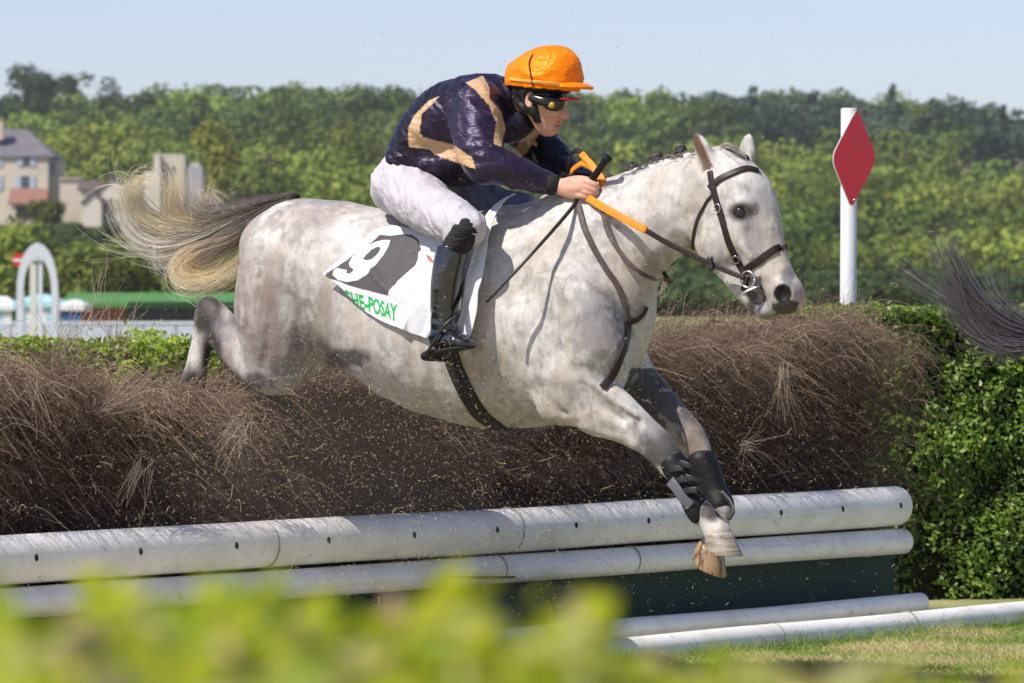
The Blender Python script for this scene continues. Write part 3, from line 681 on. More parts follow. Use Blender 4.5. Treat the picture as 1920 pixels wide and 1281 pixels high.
PANEL = [(712, 446), (733, 448), (759, 446), (775, 448), (788, 456), (792, 472), (787, 476), (785, 490), (781, 500), (765, 514), (748, 529), (740, 541), (733, 557), (690, 547), (624, 527), (628, 520), (646, 511), (662, 499), (694, 467)]
NINE = Z([(712, 303), (704, 360), (660, 450), (600, 540), (520, 640), (440, 700), (340, 720), (250, 705), (205, 660), (212, 618), (245, 603), (348, 620), (338, 648), (375, 652), (415, 612), (372, 592), (358, 550), (385, 490), (440, 420), (500, 360), (570, 320), (640, 300)])
HOLE = Z([(610, 372), (622, 400), (600, 450), (550, 505), (500, 532), (474, 515), (488, 470), (535, 410), (580, 380)])
def clothcol(P):
    c = np.tile((.66, .66, .69), (len(P), 1)); pn = inpoly(P, PANEL); c[pn] = (.085, .08, .082)
    g = inpoly(P, NINE) & ~inpoly(P, HOLE); c[g] = (.66, .66, .68)
    def mp(co):
        x, y = co[:, 0], co[:, 1]; X = 632+118*x; Yb = 562+40*x-0*x; return np.stack((X-2*y, Yb-y*(31+9*x)), 1)
    t = textmask('ROCHE-POSAY', P, mp, .04) & ~pn & (P[:, 1] > np.interp(P[:, 0], [600, 624, 690, 733, 760], [530, 531, 553, 558, 540])); c[t] = (.015, .36, .07)
    r = inpoly(P, [(800, 480), (806, 482), (815, 492), (815, 497), (806, 493)]); c[r] = (.62, .10, .09)
    return c
M_cloth = mat('number_cloth', rough=.75, attr=True, spec=.2, bump=[(14, .25, .02), (250, .1, .001)])
G = coons([(735, 428), (783, 436), (830, 452), (900, 434), (985, 392)], [(620, 520), (652, 545), (695, 588), (745, 612), (810, 634), (888, 638)],
          [(735, 428), (700, 438), (672, 472), (645, 502), (620, 520)], [(985, 392), (955, 416), (933, 460), (918, 520), (906, 590), (888, 638)], 300, 190)
def coff(u, v):
    w = .013+.040*np.exp(-((u/.22)**2))*sstep(v, .2, .9)+.006*np.sin(9*u+3*v)*sstep(u, .1, .3)
    w += .010*np.exp(-((u-.45-.12*v)/.035)**2)*v+.012*np.exp(-((u-.80+.08*v)/.03)**2)+.010*np.exp(-((u-.90+.02*v)/.022)**2)+.060*sstep(u, .70, 1)
    w += .012*np.exp(-((v-.62-.25*u)/.05)**2)*np.exp(-((u-.3)/.2)**2)
    return w
cloth = empty('number_cloth', base_of(800, 600, .2), 'white saddle cloth with dark panel bearing number 9 and green lettering', 'saddle cloth', rz=-TH)
clo, CP, CN = sheet('cloth', G, coff, .003, M_cloth, cloth, clothcol, 5)
# saddle: black flap, pommel, girth, stirrup
saddle = empty('saddle', base_of(870, 470, .2), 'small black racing saddle with wide black girth on the grey horse', 'saddle', rz=-TH)
G2 = coons([(862, 436), (900, 418), (930, 402)], [(838, 500), (850, 520), (862, 520)], [(862, 436), (850, 465), (838, 500)], [(930, 402), (900, 445), (880, 485), (862, 520)], 24, 24)
sheet('saddle_flap', G2, .036, .008, M_black, saddle, None, 4)
sf = Field(np.minimum(L(770, 470, .3), L(1040, 350, -.3))-.1, np.maximum(L(770, 470, .3), L(1040, 350, -.3))+.12, .008)
sf.tube([S(785, 438, 0, 14, .12), S(840, 440, 0, 12, .13), S(900, 428, 0, 10, .09), S(955, 404, 0, 12, .07), S(1000, 393, 0, 9, .04)], k=.02); v, f = sf.net()
mesh('saddle_seat', l2w(v), f, M_black, saddle)
coatstrap('girth', [(838, 630), (850, 675), (866, 715), (884, 750), (906, 780), (936, 801)], .062, .010, mat('girth_web', (.02, .017, .016), .8, bump=[(120, .3, .003)]), saddle, .007)
coatstrap('surcingle', [(905, 781), (930, 800), (960, 806), (990, 807), (1020, 803)], .016, .006, M_black, saddle, .006)
# tendon boots on the forelegs
def legboot(pts, flap, nm):
    f = Field(np.min([L(*q[:3]) for q in pts], 0)-.09, np.max([L(*q[:3]) for q in pts], 0)+.09, .0045)
    f.tube([S(*q) for q in pts], k=.01)
    e = [L(*q[:3]) for q in pts]
    if flap: f.tube([S(*q) for q in flap], k=.012)
    v, q = f.net(); return mesh(nm, l2w(v), q, M_boot, lb)
M_boot = mat('boot_neoprene', (.010, .010, .011), .55, spec=.25, bump=[(45, .3, .006)])
M_strapg = mat('grey_webbing', (.09, .095, .105), .45, bump=[(200, .3, .002)])
lb = empty('tendon_boot', base_of(1290, 925, .155), 'black tendon boot with grey straps on the near foreleg', 'leg boot', rz=-TH)
legboot([(1262, 870, .155, 24.5), (1284, 906, .155, 20.5), (1298, 932, .155, 20), (1304, 944, .155, 22)], [(1292, 935, .165, 13), (1300, 955, .17, 15), (1306, 970, .17, 12)], 'boot_shell')
for k_ in range(3): freestrap('boot_strap', [(1248+k_*13, 884+k_*20, .19), (1262+k_*13, 880+k_*20, .205), (1282+k_*13, 878+k_*20, .20), (1293+k_*11, 882+k_*20, .17)], .020, .005, M_black, lb)
freestrap('boot_strap', [(1256, 902, .20), (1268, 916, .207), (1280, 934, .207), (1296, 950, .20)], .034, .006, M_strapg, lb)
freestrap('boot_strap', [(1274, 866, .205), (1292, 874, .206), (1306, 884, .185)], .018, .006, M_black, lb)
freestrap('boot_strap', [(1284, 893, .205), (1300, 898, .20), (1316, 902, .18)], .018, .006, M_black, lb)
lb = empty('tendon_boot', base_of(1330, 905, -.13), 'black tendon boot with loose strap on the far foreleg', 'leg boot', rz=-TH)
legboot([(1317, 866, -.13, 27), (1331, 897, -.13, 23), (1342, 925, -.13, 22), (1351, 946, -.125, 25)], [(1354, 944, -.13, 17), (1360, 960, -.13, 16)], 'boot_shell')
freestrap('boot_strap', [(1352, 922, -.10), (1368, 940, -.09), (1374, 958, -.08), (1366, 974, -.07)], .014, .008, M_black, lb)
# ================================================================== RIDER
rider = empty('person', base_of(790, 440, 0), 'jockey in navy and tan silks with orange cap crouching over the grey horse', 'person', rz=-TH)
def fieldof(pts, pad, h):
    P = np.array([L(*q) for q in pts]); return Field(P.min(0)-pad, P.max(0)+pad, h)
# one continuous body under the clothes
bf = fieldof([(715, 340, .4), (1130, 90, -.4), (850, 690, .42), (1130, 400, -.2), (715, 250, 0)], .06, .0062)
bf.tube([S(775, 335, 0, 40, .14), S(815, 280, 0, 42, .13), S(865, 225, 0, 50, .15), S(925, 190, 0, 34, .12), S(960, 185, 0, 24, .055), S(1000, 180, 0, 25, .05)], k=.02)
for s in (1, -1):
    dx = 0 if s > 0 else 90
    if s > 0:
        bf.tube([S(775, 345, .1, 38), S(835, 398, .26, 30), S(880, 426, .345, 20)], k=.03); bf.tube([S(880, 426, .345, 20), S(852, 470, .365, 14), S(842, 520, .375, 14), S(835, 600, .383, 12)], k=.02)
        bf.tube([S(828, 630, .385, 13), S(868, 640, .385, 12)], k=.02)
        bf.tube([S(893, 205, .16, 28), S(895, 255, .21, 22), S(905, 305, .235, 19)], k=.03); bf.tube([S(905, 305, .235, 19), S(970, 325, .16, 17), S(1040, 348, .09, 12)], k=.015)
    else:
        bf.tube([S(822, 345, -.09, 32), S(860, 366, -.15, 27), S(925, 386, -.24, 20), S(972, 396, -.30, 17)], k=.02); bf.tube([S(972, 396, -.30, 17), S(965, 470, -.36, 16), S(945, 590, -.37, 14)], k=.02)
        bf.tube([S(945, 610, -.37, 13), S(985, 622, -.37, 12)], k=.02)
        bf.tube([S(950, 215, -.16, 28), S(1000, 262, -.19, 22), S(1030, 300, -.19, 19)], k=.03); bf.tube([S(1030, 300, -.19, 19), S(1065, 322, -.14, 16), S(1100, 340, -.06, 12)], k=.015)
# head (pitched forward)
hd = Field(L(940, 262, .12)-.02, L(940, 262, .12)-.02+np.array((.36, .34, .36)), .0034)
hd.ell(L(1012, 160, 0), (.092, .074, .088), k=.01)
hd.tube([S(1022, 185, 0, 38, .066), S(1026, 212, 0, 30, .056), S(1024, 236, 0, 19, .034)], k=.02)
hd.tube([S(1000, 208, .035, 12), S(1020, 240, .018, 9)], k=.02, sub=1); hd.tube([S(1000, 208, -.035, 12), S(1020, 240, -.018, 9)], k=.02, sub=1)
hd.ell(L(1036, 190, .0), (.055, .055, .018), k=.02)
hd.tube([S(1049, 196, 0, 5, .010), S(1056, 210, 0, 6.5, .013), S(1060, 219, 0, 6, .015)], k=.012)
for s in (1, -1):
    hd.ell(L(1054, 220, .010*s), (.010, .008, .007), k=.006)
    hd.ell(L(1040, 196, .033*s), (.018, .016, .014), k=.012, op='sub')
    hd.ell(L(1039, 197, .030*s), (.013, .012, .010), k=.004)
    hd.ell(L(1034, 212, .036*s), (.022, .014, .016), k=.02)
    e = L(992, 188, .076*s); hd.ell(e, (.018, .007, .030), k=.006); hd.ell(e-np.array((-.003, .007*s, 0)), (.010, .005, .018), k=.004, op='sub')
hd.ell(L(1046, 232, 0), (.016, .022, .0060), k=.005); hd.ell(L(1043, 240, 0), (.015, .020, .0065), k=.005); hd.ell(L(1052, 236, 0), (.016, .024, .0022), k=.003, op='sub')
hd.ell(L(1033, 248, 0), (.018, .018, .014), k=.012)
hd.tube([S(950, 195, 0, 24, .05), S(985, 188, 0, 26, .05), S(1005, 190, 0, 24, .05)], k=.02)
# hands: palm, four bent fingers, thumb
def hand(f, s, ox=0, oy=0, v=0.0):
    Q = lambda x, y, dv, r: S(x+ox, y+oy, v+dv*s, r)
    f.tube([Q(1030, 349, .02, 12), Q(1048, 350, .02, 12.5)], k=.01)
    f.tube([Q(1050, 344, .02, 8), Q(1076, 342, .025, 9), Q(1096, 342, .028, 8)], k=.012); f.tube([Q(1050, 352, .024, 9), Q(1076, 353, .028, 10), Q(1094, 352, .03, 8.5)], k=.012)
    f.tube([Q(1052, 358, .02, 8), Q(1074, 363, .022, 9), Q(1086, 364, .024, 7.5)], k=.012); f.ell(L(1066+ox, 354+oy, v+.0*s), (.035, .016, .026), k=.01)
    for (kx, ky, ex, ey, tx, ty, r) in ((1099, 340, 1118, 349, 1114, 360, 5.4), (1097, 349, 1117, 358, 1108, 366, 5.6), (1093, 358, 1114, 364, 1104, 371, 5.3), (1087, 366, 1108, 370, 1098, 376, 4.7)):
        f.tube([Q(kx-8, ky, .026, r+.8), Q(kx, ky, .032, r+.6), Q((kx+ex)/2, (ky+ey)/2, .030, r), Q(ex, ey, .018, r), Q(ex-2, ey+4, .0, r*.92), Q(tx, ty, -.014, r*.85), Q(tx-10, ty-2, -.016, r*.75)], k=.003, sub=3)
    f.tube([Q(1062, 340, .0, 7), Q(1084, 336, .004, 6.2), Q(1104, 339, .006, 5.6), Q(1120, 350, .002, 5)], k=.006, sub=3)
bfh = Field(L(1020, 385, .2)-.02, L(1020, 385, .2)+np.array((.30, .24, .16)), .0032)
hand(bfh, 1, 0, 0, .07)
bfh2 = Field(L(1040, 385, .05)-.02, L(1040, 385, .05)+np.array((.30, .26, .16)), .0032)
hand(bfh2, -1, 22, -6, -.07)
def fuse(fields):
    V = []; Fc = []; n = 0
    for f in fields:
        v, q = f.net(); V.append(v); Fc.append(q+n); n += len(v)
    return np.vstack(V), np.vstack(Fc)
bf.tube([S(1030, 349, .09, 12), S(1050, 350, .09, 12)], k=.01)
v, q = fuse([bf, hd, bfh, bfh2]); P = pix(l2w(v))
c = np.tile((.60, .33, .235), (len(v), 1)); nn = vnoise(v, 60); c *= (1+.10*nn)[:, None]
d = np.linalg.norm(v-L(1045, 236, 0), axis=1); c = lerp(c, (.42, .16, .13), .6*(1-sstep(d, .012, .026)))
d = np.linalg.norm(v-L(1058, 218, 0), axis=1); c = lerp(c, (.55, .24, .17), .5*(1-sstep(d, .01, .03)))
M_skin = mat('skin', rough=.5, attr=True, spec=.35, bump=[(120, .15, .002)])
M_skin.node_tree.nodes['Principled BSDF'].inputs['Subsurface Weight'].default_value = .08
mesh('body', l2w(v), q, M_skin, rider, col=c)

# wrinkles: displace along the normal by folded noise running across a direction
def wrinkles(V, Fc, amp, fr, seed=0, sharp=1.0, mask=None):
    N = vnormals(V, Fc); out = np.zeros(len(V))
    Q = V*np.array(fr)
    for i, p in enumerate(Q+seed):
        w = mnoise.noise_vector(Vector(p)*.6)
        out[i] = 1-abs(mnoise.noise(Vector(p)+w*.9))*2.2
    out = np.sign(out)*np.abs(out)**sharp
    if mask is not None: out = out*mask
    return V+N*(out*amp)[:, None]
# breeches
f = fieldof([(715, 340, .4), (1020, 280, -.4), (850, 470, .42), (715, 250, 0)], .08, .0055)
f.tube([S(778, 318, 0, 44, .16), S(768, 345, 0, 50, .19)], k=.02)
f.tube([S(762, 340, .09, 50, .11), S(782, 372, .16, 49, .10), S(825, 400, .26, 42, .085), S(862, 420, .325, 36, .07), S(880, 428, .345, 29, .06)], k=.03)
f.tube([S(876, 428, .345, 27, .055), S(862, 443, .35, 21, .05), S(852, 458, .355, 17, .045)], k=.02)
f.tube([S(815, 345, -.09, 46, .10), S(860, 366, -.15, 42, .085), S(925, 384, -.24, 34, .07), S(975, 392, -.30, 26, .06)], k=.03)
f.tube([S(980, 396, -.31, 28, .05), S(972, 440, -.34, 22, .05)], k=.02)
f.ell(L(745, 360, .06), (.06, .09, .08), k=.04)
f.ell(L(893, 452, .42), (.040, .09, .062), k=.012, op='sub', rot=Matrix.Rotation(math.radians(-8), 3, 'Y'))
f.cone(L(852, 420, .43), L(868, 462, .42), .010, .040, 1.2, 1.2, k=.01, op='sub')
v, q = f.net(); v = relax(v, q, 1)
rt = lambda v, a: np.stack((v[:, 0]*math.cos(a)-v[:, 2]*math.sin(a), v[:, 1], v[:, 0]*math.sin(a)+v[:, 2]*math.cos(a)), 1)
vr = wrinkles(rt(v, -.7), q, .0075, (22, 9, 7), 4.2, 1.6); vr = wrinkles(vr, q, .0022, (60, 20, 16), 2.2); v = rt(vr, .7); P = pix(l2w(v))
c = np.tile((.47, .445, .475), (len(v), 1))
fold = vnoise(v*np.array((1, 1, 2.2)), 14, 3.3); c = c*(1-.07*sstep(fold, .1, .5))[:, None]  # faint crease shade painted into the cloth by noise
c = lerp(c, (.13, .135, .24), .85*(v[:, 1] > .035)*sstep(v[:, 1], .03, .09))  # far leg tinted blue: its shade is put into the colour
M_breech = mat('breeches', rough=.65, attr=True, spec=.3, bump=[(30, .35, .010, (1, 1, 2.6, 0, .7, 0)), (300, .1, .001)])
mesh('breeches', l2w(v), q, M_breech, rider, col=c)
# socks and boots
M_sock = mat('black_sock', (.014, .012, .013), .85, bump=[(60, .6, .01, (.5, .5, 3))])
M_rboot = mat('black_patent_boot', (.010, .011, .015), .18, spec=.75, coat=.5, bump=[(9, .22, .02, (1, 1, 2.5))])
for s, ox, vv in ((1, 0, 0), (-1, 112, 0)):
    V_ = lambda v0: v0 if s > 0 else -v0+.02
    f = fieldof([(780+ox, 400, V_(.30)), (910+ox, 700, V_(.46))], .09, .005)
    f.tube([S(874+ox, 432, V_(.37), 23, .050), S(864+ox, 448, V_(.372), 22.5, .050), S(850+ox, 474, V_(.372), 21, .048)], k=.02)
    v, q = f.net(); v = wrinkles(v, q, .004, (10, 10, 90), 1.1); mesh('sock', l2w(v), q, M_sock, rider)
    f = fieldof([(780+ox, 440, V_(.30)), (910+ox, 700, V_(.46))], .09, .0042)
    f.tube([S(850+ox, 464, V_(.37), 29, .056), S(843+ox, 500, V_(.375), 29, .060), S(836+ox, 545, V_(.38), 27, .055), S(833+ox, 585, V_(.383), 24, .046), S(833+ox, 612, V_(.385), 23, .04)], k=.01)
    f.tube([S(822+ox, 634, V_(.385), 18, .036), S(845+ox, 636, V_(.385), 17, .042), S(868+ox, 641, V_(.385), 12, .044), S(880+ox, 643, V_(.385), 8, .034)], k=.02)
    f.cone(L(830+ox, 446, V_(.375)), L(880+ox, 446, V_(.375)), .030, .030, 3, 3, k=.004, op='sub')
    v, q = f.net(); v = wrinkles(v, q, .0032, (12, 12, 30), 7.7, 1.4, sstep(-v[:, 2], -L(835, 560, .38)[2], -L(835, 600, .38)[2])+.12)
    mesh('boot', l2w(v), q, M_rboot, rider)
    f = fieldof([(780+ox, 600, V_(.33)), (910+ox, 700, V_(.44))], .05, .0042)
    f.tube([S(806+ox, 664, V_(.385), 8, .034), S(826+ox, 660, V_(.385), 7, .038), S(862+ox, 653, V_(.385), 4.5, .042), S(884+ox, 650, V_(.385), 3.5, .03)], k=.01)
    f.tube([S(800+ox, 668, V_(.385), 9, .03), S(818+ox, 669, V_(.385), 9, .03)], k=.008, sub=1)
    v, q = f.net(); mesh('boot_sole', l2w(v), q, mat('rubber_sole', (.012, .011, .011), .7), rider)
f = [l2w([L(*q)])[0] for q in ((872, 470, .33), (864, 540, .36), (858, 590, .40), (832, 612, .435), (808, 650, .435), (800, 668, .41), (826, 676, .40), (850, 668, .36), (862, 620, .34), (858, 590, .345))]
st = empty('stirrup', base_of(830, 670, .38), 'black stirrup under the booted foot nearest the camera', 'stirrup', rz=-TH)
tubemesh('stirrup_iron', f[2:], .005, M_black, st, 8, 5); v, q = strap(np.array(f[:3]), np.tile((-ST, -CT, 0), (3, 1)), .022, .006, 5); mesh('stirrup_leather', v, q, M_black, st)
# jersey
f = fieldof([(735, 340, .3), (1120, 120, -.35), (735, 120, 0), (1050, 370, .32)], .07, .0048)
f.tube([S(790, 305, 0, 46, .155), S(812, 268, 0, 58, .18), S(855, 228, 0, 70, .20), S(900, 203, 0, 60, .20), S(935, 190, 0, 44, .12), S(962, 186, 0, 33, .075)], k=.02)
f.tube([S(785, 305, .02, 34, .15), S(830, 312, .02, 34, .14), S(875, 305, .02, 38, .12), S(895, 285, .02, 36, .12)], k=.04)
f.tube([S(925, 215, .05, 40, .12), S(960, 235, 0, 30, .1), S(985, 232, 0, 18, .08)], k=.03)
f.tube([S(890, 200, .15, 46, .085), S(892, 240, .20, 44, .08), S(898, 280, .235, 40, .07), S(912, 305, .24, 34, .062)], k=.04)
f.tube([S(908, 305, .24, 33, .06), S(940, 316, .215, 31, .056), S(975, 326, .17, 26, .048), S(1005, 337, .13, 20, .038), S(1028, 344, .10, 17, .032)], k=.02)
f.tube([S(945, 205, -.15, 42, .085), S(985, 240, -.20, 38, .07), S(1015, 275, -.215, 34, .06), S(1040, 305, -.20, 30, .055)], k=.04)
f.tube([S(1035, 303, -.20, 30, .055), S(1062, 322, -.16, 24, .045), S(1090, 336, -.10, 17, .034), S(1106, 342, -.08, 17, .034)], k=.03)
f.ell(L(985, 190, 0), (.058, .058, .05), k=.01, op='sub')
# big folds of the sleeve and back
for a, b, c_, d_, vv in ((845, 215, 895, 260, .29), (850, 250, 905, 285, .31), (880, 180, 930, 240, .27), (800, 225, 850, 280, .25), (870, 235, 905, 300, .33)):
    f.tube([S(a, b, vv+.012, 3), S((a+c_)/2+4, (b+d_)/2-6, vv+.006, 4), S(c_, d_, vv+.012, 3)], k=.03, op='sub')
v, q = f.net(); v = relax(v, q, 1); rt = lambda v, a: np.stack((v[:, 0]*math.cos(a)-v[:, 2]*math.sin(a), v[:, 1], v[:, 0]*math.sin(a)+v[:, 2]*math.cos(a)), 1)
vr = wrinkles(rt(v, .8), q, .0068, (7, 8, 20), 2.7, 1.0); vr = wrinkles(vr, q, .0022, (16, 20, 44), 8.7); v = rt(vr, -.8)
P = pix(l2w(v)); near = v[:, 1] < .06
c = np.tile((.006, .0045, .010), (len(v), 1)); purple = np.array((.017, .012, .028)); tan_ = np.array((.56, .36, .19))
sleeve = inpoly(P, [(845, 185), (880, 155), (925, 180), (945, 230), (945, 270), (1000, 310), (1060, 330), (1060, 380), (950, 365), (890, 335), (880, 290), (850, 280), (790, 255), (795, 220)]) & (v[:, 1] < -.04)
c[sleeve] = purple  # purple sheen of the satin painted on the near sleeve
t1 = inpoly(P, [(805, 188), (825, 180), (790, 215), (787, 250), (795, 258), (850, 272), (885, 295), (893, 318), (860, 306), (815, 290), (803, 280), (768, 276), (765, 240), (778, 215)]) & near
t2 = inpoly(P, [(873, 155), (905, 142), (918, 165), (918, 185), (940, 210), (948, 240), (940, 275), (925, 270), (930, 230), (915, 195), (890, 168)]) & near
t3 = inpoly(P, [(1003, 243), (1012, 250), (985, 290), (955, 305), (945, 300), (975, 265)]) & (v[:, 1] > -.11)
t4 = inpoly(P, [(915, 265), (945, 275), (940, 300), (905, 300)]) & False
for t in (t1, t2, t3): c[t] = tan_
M_silk = mat('jersey_satin', rough=.42, attr=True, spec=.5, sheen=.22, bump=[(10, .45, .03, (1, 1, 3, 0, .8, 0)), (24, .12, .010, (1, 1, 2.4, 0, .5, 0))])
_b = M_silk.node_tree.nodes['Principled BSDF']; _b.inputs['Sheen Tint'].default_value = (.62, .50, .95, 1); _b.inputs['Sheen Roughness'].default_value = .3; _b.inputs['Specular Tint'].default_value = (.80, .68, 1, 1)
mesh('jersey', l2w(v), q, M_silk, rider, col=c)
cf = [l2w([L(*q)])[0] for q in ((1028, 330, .13), (1034, 345, .145), (1036, 360, .13))]
f = fieldof([(1015, 320, .2), (1060, 375, 0)], .04, .004); f.tube([S(1026, 343, .1, 20, .038), S(1035, 346, .1, 20, .038)], k=.01, sub=1); v, q = f.net()
mesh('cuff', l2w(v), q, M_sock, rider)
# cap, helmet, goggles
f = Field(L(935, 205, .15)-.03, L(935, 205, .15)+np.array((.42, .34, .33)), .0042)
f.ell(L(1024, 147, 0), (.130, .110, .100), k=.01); f.ell(L(1040, 128, 0), (.09, .075, .072), k=.03); f.ell(L(990, 146, 0), (.072, .09, .070), k=.03)
v, q = f.net()
keep = v[:, 2]-(L(1021, 166, 0)[2]-.10*(v[:, 0]-L(1021, 166, 0)[0])) > 0
def cutmesh(v, q, keep):
    k = keep[q].all(1); q = q[k]; u = np.unique(q); m = np.full(len(v), -1); m[u] = np.arange(len(u)); return v[u], m[q]
v = wrinkles(v, q, .0062, (7, 11, 18), 5.5, 1.0); v = wrinkles(v, q, .0012, (30, 30, 50), 1.5)
v2, q2 = cutmesh(v, q, keep)
M_cap = mat('orange_satin', (.90, .21, .004), .42, spec=.4, sheen=.5, bump=[(9, .5, .03, (1, 1, 2.2)), (34, .35, .008)], noise=[(14, (.80, .15, .004), .48, .7, .7), (30, (.95, .45, .02), .58, .75, .5)])  # noise tints paint red-orange shadows and yellow highlights into the satin
_b = M_cap.node_tree.nodes['Principled BSDF']; _b.inputs['Sheen Tint'].default_value = (1, .62, .10, 1); _b.inputs['Specular Tint'].default_value = (1, .75, .2, 1); _b.inputs['Sheen Roughness'].default_value = .35
cap = mesh('cap', l2w(v2), q2, M_cap, rider)
f = Field(L(1040, 205, .14)-.02, L(1040, 205, .14)+np.array((.26, .3, .2)), .0035)
f.ell(L(1070, 163, 0), (.079, .082, .019), k=.01, rot=Matrix.Rotation(math.radians(4), 3, 'Y')); f.ell(L(1066, 172, 0), (.088, .095, .019), k=.004, op='sub', rot=Matrix.Rotation(math.radians(4), 3, 'Y')); v, q = f.net(); mesh('cap_peak', l2w(v), q, M_cap, rider)
f = Field(L(935, 215, .15)-.03, L(935, 215, .15)+np.array((.40, .34, .25)), .0042)
f.ell(L(1018, 160, 0), (.122, .096, .045), k=.01); f.tube([S(985, 172, .075, 14, .016), S(1000, 205, .066, 9, .014), S(1012, 232, .04, 6, .012), S(1026, 252, .0, 5, .02)], k=.01)
f.tube([S(985, 172, -.075, 14, .016), S(1000, 205, -.066, 9, .014), S(1012, 232, -.04, 6, .012), S(1026, 252, .0, 5, .02)], k=.01)
f.tube([S(970, 165, .06, 10), S(975, 195, .055, 8), S(1000, 212, .066, 5)], k=.01); f.ell(L(992, 186, .085), (.021, .03, .026), k=.005, op='sub'); f.ell(L(1030, 196, 0), (.05, .06, .022), k=.004, op='sub')
v, q = f.net(); mesh('helmet_harness', l2w(v), q, mat('black_harness', (.012, .011, .012), .6, bump=[(80, .3, .004)]), rider)
f = Field(L(985, 245, .12)-.02, L(985, 245, .12)+np.array((.28, .28, .2)), .0034)
f.ell(L(1038, 193, .036), (.044, .034, .031), k=.01); f.ell(L(1038, 193, -.036), (.044, .034, .031), k=.01); f.ell(L(1030, 178, 0), (.062, .078, .018), k=.01); f.ell(L(1040, 190, 0), (.045, .05, .020), k=.01)
f.tube([S(1040, 193, .06, 8, .01), S(1018, 190, .082, 7, .008), S(995, 184, .088, 6, .006)], k=.008)
v, q = f.net(); mesh('goggles', l2w(v), q, mat('goggle_frame', (.008, .008, .007), .22, spec=.6, noise=[(9, (.08, .07, .02), .5, .7, .5)]), rider)
f = Field(L(1034, 197, .075)-.03, L(1034, 197, .075)+.03, .0025); f.ell(L(1034, 197, .072), (.0135, .010, .0135), k=.002); v, q = f.net(); mesh('goggle_badge', l2w(v), q, mat('yellow_badge', (.42, .27, .03), .35), rider)
f = Field(L(1055, 205, .06)-.02, L(1055, 205, .06)+np.array((.14, .14, .08)), .0035); f.ell(L(1067, 186, 0), (.040, .055, .007), k=.003); v, q = f.net(); mesh('second_peak', l2w(v), q, mat('red_peak', (.45, .03, .03), .35), rider)
# band and elastic on the cap
CB = BVHTree.FromPolygons([Vector(p) for p in l2w(v2)], [tuple(int(i) for i in a) for a in q2])
P_, N_ = path_on(dens([(957, 148), (985, 151), (1020, 154), (1055, 159), (1088, 163)], 6), 0.0045, bvh=CB); a, b = strap(P_, N_-0, .010, .002, 2); mesh('cap_band', a, b, mat('cap_band', (.80, .42, .08), .4), rider)
P_, N_ = path_on(dens([(1000, 103), (993, 118), (996, 140), (1001, 163)], 6), 0.0045, bvh=CB); a, b = strap(P_, N_, .004, .002, 2); mesh('cap_elastic', a, b, M_sock, rider)
# whip
w = empty('whip', base_of(912, 567, .42), 'black riding whip held by the jockey across the horse shoulder', 'whip', rz=-TH)
wp = [l2w([L(*q)])[0] for q in ((1100, 350, .055), (1084, 372, .07), (1066, 398, .15), (1000, 473, .32), (912, 567, .42))]
tubemesh('shaft', wp, [.0075, .0075, .007, .006, .006], M_black, w, 8, 6)
tubemesh('handle', [l2w([L(*q)])[0] for q in ((1092, 360, .055), (1115, 330, .08), (1134, 303, .11), (1138, 297, .112), (1140, 294, .113))], [.011, .0125, .013, .018, .016], M_boot, w, 12, 4)
# ================================================================== TERRAIN
def interp(x, xs, ys): return np.interp(x, xs, ys)
SKX = [-3000, -600, 0, 100, 230, 320, 450, 600, 800, 1100, 1300, 1500, 1650, 1800, 1880, 1960, 2300, 4500]
SKY_ = [250, 215, 205, 195, 215, 190, 185, 185, 186, 186, 186, 190, 196, 204, 216, 238, 250, 290]
def ground_z(X, Y):
    X = np.asarray(X, float); Y = np.asarray(Y, float); px = HX+F*X/np.maximum(Y, 1)
    left = 1-sstep(px, 500, 1100)
    z = -1.3*sstep(Y, 40, 110)*left+(1-left)*(1.05*sstep(Y, 120, 300)-.3*sstep(Y, 40, 100)*(1-sstep(Y, 120, 300)))
    top = CAMZ-(interp(px, SKX, SKY_)-HY)/F*850-6.0
    h = sstep(Y, 380, 860)*.65+.35*np.clip((Y-380)/470, 0, 1)
    z = z+left*6.0*sstep(Y, 230, 420)
    return z+(top-z)*np.clip(h, 0, 1)*(Y > 380)
ys = np.concatenate((np.linspace(-25, 14, 12), np.linspace(15, 40, 50), np.linspace(42, 420, 90), np.linspace(430, 900, 60), np.linspace(920, 2500, 14)))
us = np.linspace(-1, 1, 161)
GX = us[None]*(30+np.maximum(ys, 0)*.62)[:, None]; GY = np.broadcast_to(ys[:, None], GX.shape)
GZ = ground_z(GX, np.maximum(GY, 1)); V = np.stack((GX, GY, GZ), -1).reshape(-1, 3)
i, j = np.meshgrid(np.arange(len(ys)-1), np.arange(160), indexing='ij'); a = (i*161+j).ravel()
pxv = HX+F*V[:, 0]/np.maximum(V[:, 1], 1); gc = np.tile((.20, .23, .08), (len(V), 1)); gc = lerp(gc, (.40, .34, .20), sstep(V[:, 1], 2, 6)*(1-sstep(V[:, 1], 16, 19)))  # straw strip before the rails, paled to bounce light onto them
gc = lerp(gc, (.34, .27, .13), sstep(V[:, 1], 125, 160)*(1-sstep(V[:, 1], 300, 340))*sstep(pxv, 1740, 1800))
gc = lerp(gc, (.03, .05, .015), sstep(V[:, 1], 360, 400))
M_ground = mat('turf_ground', rough=.95, attr=True, spec=.1, noise=[(1.1, (.50, .43, .25), .40, .62, .6), (9, (.16, .24, .05), .5, .7, .5), (60, (.36, .30, .15), .5, .75, .5)], bump=[(40, .6, .03)])
tag(mesh('ground', V, np.stack((a, a+1, a+162, a+161), 1), M_ground, col=gc), kind='structure')
